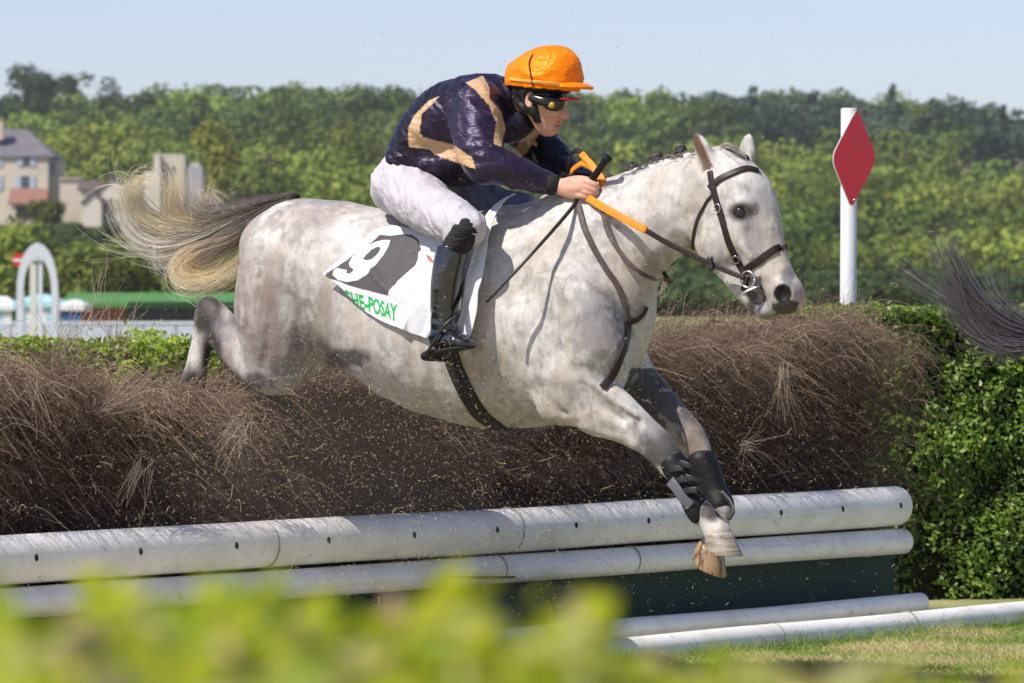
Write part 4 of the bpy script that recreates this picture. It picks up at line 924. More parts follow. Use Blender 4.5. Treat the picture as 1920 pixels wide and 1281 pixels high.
# ================================================================== OBSTACLE
OB = np.array((-1.70, 16.97)); OD = np.array((.606, .795)); ON = np.array((.795, -.606))
def ob(s, d, z):
    """s along the fence, d behind the rails (away from the landing side), z up"""
    s = np.asarray(s, float); p = OB+np.multiply.outer(s, OD)-np.multiply.outer(np.asarray(d, float)*np.ones_like(s), ON)
    return np.concatenate((p, (np.asarray(z, float)*np.ones_like(s))[..., None]), -1)
def s_at(px, d=0.0):
    t = (px-HX)/F; o = OB-d*ON      # (o.x+s*dx)/(o.y+s*dy)=t
    return (t*o[1]-o[0])/(OD[0]-t*OD[1])
M_pvc = mat('white_painted_pipe', (.86, .84, .82), .45, spec=.4, noise=[(1.6, (.66, .62, .54), .50, .72, .6), (3, (.5, .47, .42), .60, .66, .35, (.4, .4, 8)), (24, (.36, .30, .23), .62, .74, .7), (90, (.34, .30, .24), .62, .72, .6), (6, (.58, .56, .48), .45, .7, .5)], bump=[(6, .1, .01), (120, .1, .001)])
M_hole = mat('bolt_hole_dark', (.03, .028, .025), .9)
M_seam = mat('pipe_joint', (.30, .28, .25), .7)
def log(name, s0, s1, d, z, r, label, round_end=True, holes=(), seams=(), group='white rails of the fence'):
    n = 28; ss = list(np.linspace(s0, s1, 60)); rr = [r]*60
    if round_end:
        for k in range(1, 8): ss.append(s1+math.sin(k/7*1.5)*r*.55); rr.append(r*math.cos(k/7*1.45))
    C = ob(np.array(ss), d, z)
    wob = np.array([mnoise.noise(Vector((s*.8, d*9, z*9)))*.006 for s in ss]); C[:, 2] += wob
    A = np.array((ON[0], ON[1], 0)); B = np.array((0, 0, 1.)); V = []
    for c, q in zip(C, rr):
        for k in range(n): V.append(c+(A*math.cos(2*math.pi*k/n)+B*math.sin(2*math.pi*k/n))*q)
    Fc = [(i*n+k, (i+1)*n+k, (i+1)*n+(k+1) % n, i*n+(k+1) % n) for i in range(len(C)-1) for k in range(n)]+[tuple(range(n)), tuple((len(C)-1)*n+k for k in range(n))[::-1]]
    root = empty(name, ob(s0, d, z-r), label, 'rail', group)
    mesh('pipe', V, Fc, M_pvc, root)
    for h in holes:
        s = s_at(h, d); c = ob(s, d, z); v = []; el = .22
        for k in range(14):
            a = 2*math.pi*k/14; th = el*.5+math.sin(a)*.012/r; v.append(c+(A*math.cos(th)+B*math.sin(th))*(r+.0015)+np.array((*OD, 0))*math.cos(a)*.009)
        v2 = [q-A*.004 for q in v]
        mesh('bolt_hole', v+v2, [tuple(range(14))]+[(k, (k+1) % 14, 14+(k+1) % 14, 14+k) for k in range(14)], M_hole, root, smooth=False)
    for h in seams:
        s = s_at(h, d); v = []
        for q, e in ((-.004, 0), (-.003, .0022), (.003, .0022), (.004, 0)):
            c = ob(s+q, d, z)
            for k in range(n): v.append(c+(A*math.cos(2*math.pi*k/n)+B*math.sin(2*math.pi*k/n))*(r+e+.0003))
        mesh('pipe_joint', v, [(i*n+k, (i+1)*n+k, (i+1)*n+(k+1) % n, i*n+(k+1) % n) for i in range(3) for k in range(n)], M_seam, root)
    return root
log('fence_rail', -1.6, s_at(1678), 0, .503, .083, 'thick white top rail with a row of bolt holes under the brush', holes=(34, 230, 410, 583, 744, 900, 1048, 1184, 1433, 1549, 1658), seams=(490, 950))
log('fence_rail', -1.6, s_at(1684), -.02, .361, .053, 'thinner white rail directly below the thick top rail', seams=(930, 1180))
log('fence_rail', -1.6, s_at(1725, -.12), -.12, .105, .042, 'low white rail with rounded end under the green board')
log('ground_rail', -1.6, 9.0, -.34, .045, .055, 'long white rail lying on the grass in front of the obstacle', False, seams=(1450, 1700))
M_green = mat('dark_green_board', (.008, .040, .028), .7, noise=[(6, (.03, .035, .03), .45, .7, .7), (60, (.06, .06, .04), .6, .75, .5)], bump=[(30, .2, .004)])
bd = []
for s in np.arange(-1.6, s_at(1670, .06), 2.6):
    e = min(s+2.597, s_at(1672, .06)); P = np.array([ob(a, b, z) for a in (s, e) for b in (.05, .075) for z in (.05, .335)]); bd.append((P, [(0, 1, 3, 2), (4, 6, 7, 5), (0, 4, 5, 1), (2, 3, 7, 6), (1, 5, 7, 3), (0, 2, 6, 4)]))
v, f = join(bd); tag(mesh('board', v, f, M_green, smooth=False), 'dark green boards behind the white rails at the foot of the fence', 'board')
# brush: birch and heather twigs
SE = s_at(1604, .4)
def top_z(s): return interp(s, [-2, 0, .6, 1.2, 2, 3.2, 4.4, 5.2, 6.0, 6.6, 7.2], [1.18, 1.21, 1.20, 1.09, 1.13, 1.2, 1.29, 1.33, 1.31, 1.35, 1.34])+.035*np.sin(s*5.1)+.03*np.sin(s*11.7+1)
brush = empty('brush_fence', ob(2.5, .5, 0), 'brown heather brush of the steeplechase fence behind the white rails', 'brush fence')
n = 84000; s = np.minimum(rng.uniform(-1.8, SE+.02, n), 99)-abs(rng.normal(size=n))*0+rng.normal(size=n)*.07; tp = top_z(s); K = 7
d = .16+.85*rng.random(n)**1.7; z0 = tp*(1-rng.random(n)**1.5*.62)-.16+.08*rng.random(n)
clump = np.array([mnoise.noise(Vector((a*2.3, b*1.5, c*2.6))) for a, b, c in zip(s, d, z0)])
d = d+.13*clump-.05*np.maximum(z0-.8, 0); Ln = rng.uniform(.10, .27, n)*(1+.5*clump)
az = rng.uniform(0, 2*math.pi, n); lean = rng.uniform(.05, .9, n); fall = rng.uniform(.15, 1.25, n)
t = np.linspace(0, 1, K)[None, :, None]; P0 = ob(s, 0, 0); P0[:, :2] -= d[:, None]*ON; P0[:, 2] = z0
front = np.array((*ON, 0)); dirv = np.stack((np.cos(az)*lean*.7+front[0]*.5*lean, np.sin(az)*lean*.7+front[1]*.5*lean, np.ones(n)*(1.05-.3*lean)), 1)
P = P0[:, None]+dirv[:, None]*Ln[:, None, None]*t+np.array((0, 0, -1.))*(fall*Ln)[:, None, None]*t**2.3+np.concatenate((front[:2], [0]))*(Ln*fall*.45)[:, None, None]*t**2
P = P+rng.normal(size=(n, K, 3))*.0042*t**.5
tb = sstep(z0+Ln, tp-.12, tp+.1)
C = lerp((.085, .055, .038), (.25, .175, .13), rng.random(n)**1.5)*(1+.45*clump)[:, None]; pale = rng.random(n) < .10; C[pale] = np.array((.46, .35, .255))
C = C*(1+.25*tb)[:, None]; R = rng.uniform(.0005, .00105, n)[:, None]*np.linspace(1.15, .5, K)[None]  # twigs at the top painted lighter, as if sunlit
n2_ = 56000; s2 = rng.uniform(-1.8, SE-.02, n2_); z2 = .12+(top_z(s2)-.22)*rng.random(n2_); cl = np.array([mnoise.noise(Vector((a*4.1, 3.3, b*4.4))) for a, b in zip(s2, z2)])
Q0 = ob(s2, 0, 0); Q0[:, :2] -= (.17+.10*rng.random(n2_)-.05*cl)[:, None]*ON; Q0[:, 2] = z2; dq = rng.normal(size=(n2_, 3))*np.array((.55, .55, .75))+np.array((ON[0]*.3, ON[1]*.3, .25)); lq = rng.uniform(.03, .11, n2_)
P2 = Q0[:, None]+dq[:, None]*lq[:, None, None]*t-np.array((0, 0, 1.))*(lq*.8)[:, None, None]*t**2+rng.normal(size=(n2_, K, 3))*.0028*t**.5
C2 = lerp((.10, .066, .048), (.34, .25, .19), rng.random(n2_)**1.4)*(1+.7*cl)[:, None]
P = np.concatenate((P, P2)); C = np.concatenate((C, C2)); R = np.concatenate((R, rng.uniform(.0004, .0009, n2_)[:, None]*np.linspace(1.1, .5, K)[None]))
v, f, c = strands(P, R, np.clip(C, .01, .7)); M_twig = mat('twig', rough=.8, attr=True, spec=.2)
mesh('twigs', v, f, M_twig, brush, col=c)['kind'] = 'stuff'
# packed inner mass so that nothing shows through the brush
cs = np.linspace(-1.9, SE-.14, 160); cz = np.linspace(0, 1, 26); V = []
for a in cs:
    T = float(top_z(a))-.13
    for q in range(26*2):
        tt = q/(51); ang = math.pi*tt; dd = .56-.32*math.cos(ang)*min(1, 1.0); zz = T*(min(1, 2.6*math.sin(ang)**1))
        nn = mnoise.noise(Vector((a*6, dd*6, zz*6)))*.05+mnoise.noise(Vector((a*17, dd*17, zz*17)))*.025; V.append(ob(a, dd-nn*math.cos(ang), max(zz+nn, 0)))
Fc = [(i*52+j, i*52+j+1, (i+1)*52+j+1, (i+1)*52+j) for i in range(159) for j in range(51)]+[tuple(range(52)), tuple(159*52+j for j in range(52))[::-1]]
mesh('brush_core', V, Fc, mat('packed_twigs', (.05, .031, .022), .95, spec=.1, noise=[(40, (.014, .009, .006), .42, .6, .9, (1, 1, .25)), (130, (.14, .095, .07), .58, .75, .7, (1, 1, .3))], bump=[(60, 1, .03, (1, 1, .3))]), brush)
# long loose sprays of twig hanging on the face
def spray(x, y, dd, nb, ln, ang, sp, name='sprig'):
    s0 = s_at(x, dd); zc = CAMZ-(y-HY)/F*(ob(s0, dd, 0)[1]); out = []
    for i in range(nb):
        a = math.radians(ang+rng.normal()*sp); l = ln*rng.uniform(.5, 1.1); k = np.linspace(0, 1, 12); cv = rng.normal()*.5
        q = ob(s0, dd, zc)+rng.normal(size=3)*.016; dv = np.array((*OD, 0))*math.cos(a)+np.array((0, 0, 1))*math.sin(a); nv = np.array((-math.sin(a)*OD[0], -math.sin(a)*OD[1], math.cos(a)))
        out.append(q+np.outer(k*l, dv)+np.outer(k**2*l*cv*.5, nv)+np.outer(k*l*rng.uniform(0, .3), (*ON, 0))+np.cumsum(np.cumsum(rng.normal(size=(12, 3))*.0016, 0), 0)*.8)
    v, f, c = strands(np.array(out), np.linspace(.0011, .0004, 12)[None]*np.ones((nb, 1)), rng.uniform(.7, 1.25, (nb, 1))*np.array((.46, .36, .28)))
    mesh(name, v, f, M_twig, brush, col=c)
for q in ((455, 790, .0, 40, .20, 205, 28), (440, 800, .0, 24, .16, 290, 40), (270, 870, .02, 20, .20, 235, 14), (300, 735, .0, 24, .08, 330, 30), (190, 770, .06, 22, .24, 20, 14), (1390, 835, .0, 26, .14, 345, 26), (1466, 690, .0, 20, .26, 262, 9),
          (60, 700, .05, 14, .22, 290, 26), (120, 650, .3, 30, .22, 75, 40), (220, 650, .3, 34, .18, 90, 50), (185, 560, .4, 8, .14, 92, 7), (178, 610, .4, 10, .12, 90, 10), (1240, 555, .3, 20, .12, 60, 50)):
    spray(*q)
for q in brush.children:
    if q.name.startswith('sprig'): q['label'] = 'pale broken sprig hanging from the brush'
# ------------------------------------------------------------------ hedges
M_leaf = mat('hedge_leaf', rough=.42, attr=True, spec=.45, trans=.42)
def hedge(name, path, depth, zt, n, size, label, cols, zb=0.0, core=True, seed=0):
    """path: [(X,Y)...] centre of the front face, depth away from the camera"""
    P = crom(np.array(path, float), 10); d = np.r_[0, np.cumsum(np.linalg.norm(np.diff(P, axis=0), axis=1))]
    root = empty(name, (P[len(P)//2][0], P[len(P)//2][1], 0), label, 'hedge')
    T = np.gradient(P, axis=0); T /= np.linalg.norm(T, axis=1)[:, None]; Nn = np.stack((T[:, 1], -T[:, 0]), 1)
    if (Nn[:, 1] > 0).mean() > .5: Nn = -Nn
    q = rng.uniform(0, d[-1], n); X = np.interp(q, d, P[:, 0]); Y = np.interp(q, d, P[:, 1]); nx = np.interp(q, d, Nn[:, 0]); ny = np.interp(q, d, Nn[:, 1])
    k = rng.random(n); z = np.where(k < .72, zb+(zt-zb)*rng.random(n)**.8, zt-abs(rng.normal(size=n))*.03); dd = np.where(k < .72, abs(rng.normal(size=n))*.05, depth*rng.random(n))
    bump = np.array([mnoise.noise(Vector((a*3+seed, c*3.3, b)))+.5*mnoise.noise(Vector((a*9, c*9, b+seed))) for a, c, b in zip(q, z, Y*0)])
    dd = dd-.09*bump*(k < .72); z = z+.045*bump*(k >= .72)-.04*(rng.random(n) < .1)+(rng.random(n) < .02)*rng.random(n)*.05
    Pt = np.stack((X-nx*dd, Y-ny*dd, z), 1); Nv = np.where((k < .72)[:, None], np.stack((nx, ny, np.full(n, .55)), 1), np.array((0, 0, 1.)))+rng.normal(size=(n, 3))*.55
    ci = rng.random(n); C = lerp(cols[0], cols[1], ci); m = rng.random(n) < .08; C[m] = cols[2]; C *= (1+.3*bump)[:, None]
    v, f, c = leaves(Pt, Nv, rng.uniform(*size, n), np.clip(C, .005, .8)); mesh('leaves', v, f, M_leaf, root, smooth=False, col=c)['kind'] = 'stuff'
    if core:
        V = []; m = len(P)
        for p, nn in zip(P, Nn):
            for dq, zz in ((.06, zb), (.07, zt-.09), (.13, zt-.05), (depth-.05, zt-.05), (depth, zb)): V.append((p[0]-nn[0]*dq, p[1]-nn[1]*dq, zz))
        Fc = [(i*5+j, i*5+j+1, (i+1)*5+j+1, (i+1)*5+j) for i in range(m-1) for j in range(4)]+[(0, 1, 2, 3, 4), tuple((m-1)*5+j for j in range(5))[::-1]]
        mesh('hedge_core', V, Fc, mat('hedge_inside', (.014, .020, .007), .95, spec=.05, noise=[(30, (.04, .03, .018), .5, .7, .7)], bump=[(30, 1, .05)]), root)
    return root
gcol = ((.085, .16, .018), (.24, .36, .04), (.38, .44, .11))
pth = [PT(x, 600, y)[:2] for x, y in ((1560, 23.0), (1700, 23.1), (1800, 23.2), (1950, 23.3), (2250, 23.4), (2800, 23.5))]
hedge('hedge', pth, .9, 1.33, 52000, (.022, .042), 'clipped green hedge at the right end of the brush fence', gcol)
pth = [PT(x, 600, y)[:2] for x, y in ((-500, 21.6), (-100, 21.5), (300, 21.6), (620, 21.9))]
hedge('hedge', pth, .8, 1.20, 16000, (.022, .038), 'low green hedge showing behind the left end of the brush', ((.16, .26, .02), (.40, .50, .04), (.5, .52, .12)), zb=.6)
# blurred hedge right in front of the camera
fh = empty('foreground_hedge', (-.3, 2.3, 0), 'bright yellow green hedge top close to the camera along the bottom', 'hedge')
def prof(px): return interp(px, [-900, 0, 300, 560, 700, 850, 1000, 1120, 1250, 1400, 1600, 1720, 2600], [1180, 1165, 1145, 1155, 1195, 1165, 1175, 1205, 1240, 1275, 1262, 1290, 1340])
n = 15000; Y = rng.uniform(1.9, 2.6, n); px = rng.uniform(-2600, 4400, n); yy = prof(px)+rng.random(n)**2.4*1700+20*np.sin(px/47.)-rng.random(n)**5*90*(px < 1150)
P = np.stack(((px-HX)/F*Y, Y, CAMZ-(yy-HY)/F*2.5), 1)
ci = rng.random(n); C = lerp((.20, .30, .008), (.55, .56, .02), ci); C[rng.random(n) < .20] = (.62, .60, .25); C[rng.random(n) < .07] = (.60, .42, .28); C[rng.random(n) < .18] *= .35
v, f, c = leaves(P, np.array((-.3, -.5, .8))+rng.normal(size=(n, 3))*.6, rng.uniform(.018, .038, n), C); mesh('leaves', v, f, mat('young_leaf', rough=.5, attr=True, spec=.25, trans=.5), fh, smooth=False, col=c)['kind'] = 'stuff'
n = 500; a = rng.uniform(-1, 1.3, n); b = rng.uniform(1.8, 3.0, n); k = np.linspace(0, 1, 5)[None, :, None]
P = np.stack((a, b, np.zeros(n)), 1)[:, None]+np.array((0, 0, 1.12))*k+rng.normal(size=(n, 5, 3))*.02*k; v, f, c = strands(P, np.full((n, 5), .003), np.tile((.12, .09, .05), (n, 1))); mesh('stems', v, f, M_twig, fh, col=c)
# ------------------------------------------------------------------ grass in front of the obstacle
n = 60000; px = rng.uniform(1080, 2080, n); dp = rng.uniform(0, 1, n); yy = 1150+170*dp; Y = F*CAMZ/(yy-HY); X = (px-HX)/F*Y
ok = ((X-OB[0])*ON[0]+(Y-OB[1])*ON[1]) > .40; X, Y = X[ok], Y[ok]; n = len(X); dist = (X-OB[0])*ON[0]+(Y-OB[1])*ON[1]-.40
pn = np.array([mnoise.noise(Vector((a*2.2, b*2.2, 0)))+.5*mnoise.noise(Vector((a*7, b*7, 3))) for a, b in zip(X, Y)])
h = rng.uniform(.012, .034, n)*(1+.5*pn)+.055*np.exp(-dist/.07)*(rng.random(n) < .35)*(1+1.2*np.maximum(pn, 0)); k = np.linspace(0, 1, 4)[None, :, None]
dr = rng.normal(size=(n, 3))*.6; dr[:, 2] = 1; P = np.stack((X, Y, np.zeros(n)), 1)[:, None]+dr[:, None]*h[:, None, None]*k+rng.normal(size=(n, 1, 3))*np.array((1, 1, 0))*h[:, None, None]*.5*k**2
dry = np.clip(.55+1.1*pn-.9*np.exp(-dist/.12)+.25*rng.normal(size=n), 0, 1); C = lerp((.26, .40, .06), (.78, .66, .36), dry)*rng.uniform(.7, 1.25, (n, 1))
v, f, c = strands(P, np.linspace(.0019, .0005, 4)[None]*np.ones((n, 1)), C); tag(mesh('grass', v, f, mat('grass_blade', rough=.6, attr=True, spec=.3, trans=.3), col=c), 'short green and straw coloured grass in front of the white ground rail', 'grass', kind='stuff')
# ------------------------------------------------------------------ flying bits of twig
n = 13000; px = np.where(rng.random(n) < .85, rng.normal(760, 430, n), rng.uniform(-60, 1980, n)); yy = np.where(rng.random(n) < .82, rng.normal(830, 170, n), rng.uniform(20, 1150, n))
Y = rng.uniform(16.6, 18.6, n)+.6*np.clip((px-900)/900, -1, 1); ok = yy < 1190; px, yy, Y = px[ok], yy[ok], Y[ok]; n = len(px)
P0 = np.stack(((px-HX)/F*Y, Y, CAMZ-(yy-HY)/F*Y), 1); rk = rng.random(n); ln = np.where(rk < .82, rng.uniform(.0008, .003, n), np.where(rk < .985, rng.uniform(.003, .008, n), rng.uniform(.012, .026, n))); k = np.linspace(-1, 1, 6)[None, :, None]
d1 = rng.normal(size=(n, 1, 3)); d1 /= np.linalg.norm(d1, axis=2, keepdims=True); d2 = rng.normal(size=(n, 1, 3))*.45
P = P0[:, None]+(d1*k+d2*k**2)*(ln*np.where(yy < 450, .6, 1))[:, None, None]; C = lerp((.62, .46, .26), (.42, .33, .24), rng.random(n)); C[rng.random(n) < .12] = (.13, .09, .06)
v, f, c = strands(P, rng.uniform(.0005, .0009, n)[:, None]*np.ones((1, 6)), C); tag(mesh('flying_debris', v, f, M_twig, col=c), 'loose twig bits and seeds flying in the air around the horse', 'debris', kind='stuff')
# ------------------------------------------------------------------ marker post
post = empty('marker_post', (PT(1589, 0, 24)[0], 24, 0), 'tall white post with a red diamond board behind the hedge', 'post')
px_, pr = PT(1589, 0, 24)[0], .0385; zt = CAMZ+(HY-203)/F*24; n = 28; V = []
for z, r, dx in ((0, pr, -.003), (zt-.004, pr, .008), (zt, pr-.004, .008)):
    for q in range(n): V.append((px_+dx+r*math.cos(2*math.pi*q/n), 24+r*math.sin(2*math.pi*q/n), z))
M_white = mat('white_post_paint', (.60, .60, .62), .4, noise=[(5, (.66, .66, .66), .5, .7, .5), (70, (.5, .48, .42), .64, .72, .6)])
mesh('pole', V, [(i*n+q, i*n+(q+1) % n, (i+1)*n+(q+1) % n, (i+1)*n+q) for i in range(2) for q in range(n)]+[tuple(2*n+q for q in range(n))], M_white, post)
def diamond(w, h, rc):
    pts = []; cs_ = [(w, 0), (0, h), (-w, 0), (0, -h)]
    for i in range(4):
        p = np.array(cs_[i]); a = np.array(cs_[i-1])-p; b = np.array(cs_[(i+1) % 4])-p; a = a/np.linalg.norm(a); b = b/np.linalg.norm(b); r = rc[i % 2]
        for t in np.linspace(0, 1, 8): q = (1-t)**2*(p+a*r)+2*t*(1-t)*p+t*t*(p+b*r); pts.append(q)
    return pts
c = np.array(PT(1600, 297, 23.94)); ra = math.radians(18); ex = np.array((math.cos(ra), math.sin(ra), 0)); ey = np.array((math.sin(ra), -math.cos(ra), 0)); D_ = diamond(.116, .236, (.055, .035)); m = len(D_)
V = [c+ex*p[0]+np.array((.012*p[1]/.22, 0, p[1]))+ey*o for o in (.012, .0) for p in D_]
M_red = mat('red_board_paint', (.50, .03, .05), .5, noise=[(12, (.34, .03, .05), .5, .7, .6), (90, (.5, .18, .18), .66, .74, .8)])
b = mesh('sign_board', V, [tuple(range(m))[::-1], tuple(range(m, 2*m))]+[(i, (i+1) % m, m+(i+1) % m, m+i) for i in range(m)], None, post, smooth=False, mats=[M_red, M_white], mi=[0, 1]+[1]*m)
for zz in (.20, -.195):
    q = c+ey*.014+np.array((0, 0, zz)); V = [q+ey*o+ex*math.cos(a)*r+np.array((0, 0, math.sin(a)*r)) for o, r in ((0, .006), (.003, .004)) for a in np.linspace(0, 2*math.pi, 9)[:-1]]
    mesh('screw', V, [tuple(range(8, 16))]+[(i, (i+1) % 8, 8+(i+1) % 8, 8+i) for i in range(8)], M_metal, post)
# ------------------------------------------------------------------ second horse ahead, only its tail is in the picture
h2f = Field((-1.35, -.50, -.15+.4), (2.0, .46, 2.15), .013); body_common(h2f)
for s_, dx in ((1, 0), (-1, 60)):
    h2f.tube([S(540+dx, 500, .15*s_, 98, .13), S(555+dx, 600, .16*s_, 80, .115), S(575+dx, 690, .165*s_, 50, .085), S(575+dx, 760, .17*s_, 34, .05), S(560+dx, 815, .17*s_, 27, .04), S(568+dx, 860, .17*s_, 20, .03), S(585+dx, 940, .17*s_, 18, .028), S(592+dx, 975, .17*s_, 23, .034), S(606+dx, 1005, .17*s_, 20, .03), S(612+dx, 1030, .17*s_, 25, .04)], k=.03)
    h2f.tube([S(1090+dx, 700, .15*s_, 62, .085), S(1105+dx, 780, .16*s_, 42, .055), S(1118+dx, 860, .16*s_, 30, .042), S(1116+dx, 900, .16*s_, 22, .032), S(1112+dx, 970, .16*s_, 19, .028), S(1112+dx, 1000, .16*s_, 23, .034), S(1122+dx, 1025, .16*s_, 22, .034)], k=.03)
H2V, H2F = h2f.net(); H2W = l2w(H2V)
h2 = empty('race_horse', (0, 0, 0), 'dark racehorse running ahead with its black tail streaming into view', 'horse')
dl = PT(2068, 600, 16.6)-l2w([L(548, 362, 0)])[0]
mesh('body', H2W+dl, H2F, mat('dark_bay_coat', (.035, .022, .016), .45, spec=.4, noise=[(8, (.06, .035, .022), .45, .7, .6)]), h2)
_hr, hroot = hroot, h2; _l2w = l2w
l2w = lambda P: _l2w(P)+dl
for s_, dx in ((1, 0), (-1, 60)):
    hoof(614+dx, 1038, .17*s_, 0, bpy.data.materials['dark_hoof'], .9); hoof(1124+dx, 1036, .16*s_, 0, bpy.data.materials['dark_hoof'], .9)
l2w = _l2w; hroot = _hr
def guides_px(gs, n, spread, Y, k=22):
    out = []; cols = []
    for g, cnt in gs:
        P = crom(np.array([PT(x, y, Y-dy) for x, y, dy in g]), 8); s = np.linspace(0, 1, len(P))
        for _ in range(int(cnt*n)):
            o = rng.normal(size=3)*spread; e = rng.normal(size=3)*spread*2.2; tt = np.linspace(0, min(1, .55+.5*rng.random()), k); Q = np.stack([np.interp(tt, s, P[:, i]) for i in range(3)], 1)
            out.append(Q+o*(.4+.6*tt[:, None])+e*tt[:, None]**2+np.array((0, 1, 1))*(np.sin(tt*7+rng.normal()*3)*.006*tt)[:, None]); cols.append(lerp((.022, .02, .026), (.34, .31, .34), np.full(k, rng.random()**1.8)))  # grey strands are highlights painted into the black hair
    P = np.array(out); return strands(P, np.linspace(1, .35, k)[None]*rng.uniform(.0005, .0010, (len(P), 1)), np.array(cols))
v, f, c = guides_px([([(2068, 596, 0), (1990, 606, 0), (1930, 615, 0), (1870, 590, 0), (1820, 545, 0), (1785, 490, 0), (1762, 430, 0)], 4.4), ([(2068, 598, 0), (1990, 610, 0), (1930, 630, 0), (1860, 620, 0), (1790, 575, 0), (1720, 528, 0), (1665, 495, 0)], 1.8),
                     ([(2068, 598, 0), (1990, 615, 0), (1930, 645, 0), (1860, 640, 0), (1810, 600, 0), (1790, 540, 0), (1770, 480, 0)], 4), ([(2068, 598, 0), (1990, 612, 0), (1940, 650, 0), (1880, 645, 0), (1840, 610, 0), (1810, 560, 0)], 4), ([(2068, 598, 0), (1990, 606, 0), (1930, 600, 0), (1885, 570, 0), (1865, 520, 0), (1850, 470, 0)], 1.0), ([(2068, 598, 0), (1990, 620, 0), (1930, 652, 0), (1870, 655, 0), (1820, 630, 0)], 3)], 95, .016, 16.75)
mesh('tail', v, f, mat('black_tail_hair', rough=.35, attr=True, spec=.6), h2, col=c)
# ------------------------------------------------------------------ dust kicked out of the brush
def dust(px, py, Y, r, dens, seed):
    c = np.array(PT(px, py, Y)); f = Field(c-np.array(r)*1.5, c+np.array(r)*1.5, max(r)/14)
    for i in range(9):
        q = np.random.default_rng(seed+i).normal(size=3)*.38; f.ell(c+q*np.array(r), np.array(r)*.55, k=.1)
    v, q = f.net(); m = bpy.data.materials.new('dust'); m.use_nodes = True; t = m.node_tree; t.nodes.remove(t.nodes['Principled BSDF']); p = t.nodes.new('ShaderNodeVolumePrincipled')
    p.inputs['Color'].default_value = (.80, .68, .58, 1); p.inputs['Density'].default_value = dens; p.inputs['Anisotropy'].default_value = .2; t.links.new(p.outputs[0], t.nodes['Material Output'].inputs['Volume'])
    tag(mesh('dust', v, q, m), 'thin brown dust hanging over the brush behind the horse', 'dust', kind='stuff')
dust(720, 850, 17.8, (.85, .22, .30), .24, 3)
# ================================================================== WOODS
M_fol = mat('foliage', rough=.7, attr=True, spec=.2, trans=.22)
def crown(kind, seed):
    """unit crown about 1 high, base at 0: points, normals, tint"""
    r = np.random.default_rng(seed); P = []; N = []
    if kind == 'broad': lobes = [(r.normal(0, .26), r.normal(0, .26), r.uniform(.30, .78), r.uniform(.19, .32)) for _ in range(9)]
    elif kind == 'conifer': lobes = [(r.normal(0, .05+.16*(1-z)), r.normal(0, .05+.16*(1-z)), .2+.75*z, .20-.10*z) for z in np.linspace(0, 1, 12)]
    elif kind == 'ragged': lobes = [(r.normal(0, .36), r.normal(0, .2), r.uniform(.35, .92), r.uniform(.09, .17)) for _ in range(12)]
    else: lobes = [(r.normal(0, .16), r.normal(0, .16), r.uniform(.15, .85), r.uniform(.15, .24)) for _ in range(12)]
    for (x, y, z, q) in lobes:
        m = int(75*(q/.2)**2); d = r.normal(size=(m, 3)); d[:, 2] += .25; d /= np.linalg.norm(d, axis=1)[:, None]
        rr = q*(1+.22*np.array([mnoise.noise(Vector(a*3+seed)) for a in d]))*r.uniform(.72, 1.06, m)
        P.append(np.array((x, y, z))+d*rr[:, None]*np.array((1, 1, .85))); N.append(d)
    P = np.vstack(P); N = np.vstack(N); return P, N+r.normal(size=P.shape)*.32
CR = {k: [crown(k, 10*i+j) for j in range(4)] for i, k in enumerate(('broad', 'conifer', 'ragged', 'tall'))}
def crownmesh(kind, var, loc, size, col, ls, jit=.16, n_mul=1):
    P, N = CR[kind][var % 4]; a = rng.uniform(0, 6.28); ca, sa = math.cos(a), math.sin(a)
    R = np.array(((ca, -sa, 0), (sa, ca, 0), (0, 0, 1))); Q = (P@R.T)*np.array(size); M = N@R.T
    if n_mul > 1: Q = np.vstack([Q+rng.normal(size=Q.shape)*ls*.6 for _ in range(n_mul)]); M = np.vstack([M]*n_mul)
    n = len(Q); C = np.array(col)*(1+rng.normal(size=(n, 1))*jit); C[:, 0] *= 1+rng.normal(size=n)*.08
    return Q+np.array(loc), M, rng.uniform(.7, 1.3, n)*ls, np.clip(C, .004, .5)
def px_loc(px, Y): X = (px-HX)/F*Y; return np.array((X, Y, float(ground_z(X, Y))))
def put(parts, name, m, parent=None):
    P = np.vstack([p[0] for p in parts]); N = np.vstack([p[1] for p in parts]); s = np.concatenate([p[2] for p in parts]); C = np.vstack([p[3] for p in parts])
    v, f, c = leaves(P, N, s, C, aspect=.85, fold=.2); return mesh(name, v, f, m, parent, smooth=False, col=c)
wood = []
G1 = (.095, .155, .03); G2_ = (.14, .20, .032); G3 = (.055, .09, .025); G4 = (.21, .27, .042); CN = (.035, .058, .035)
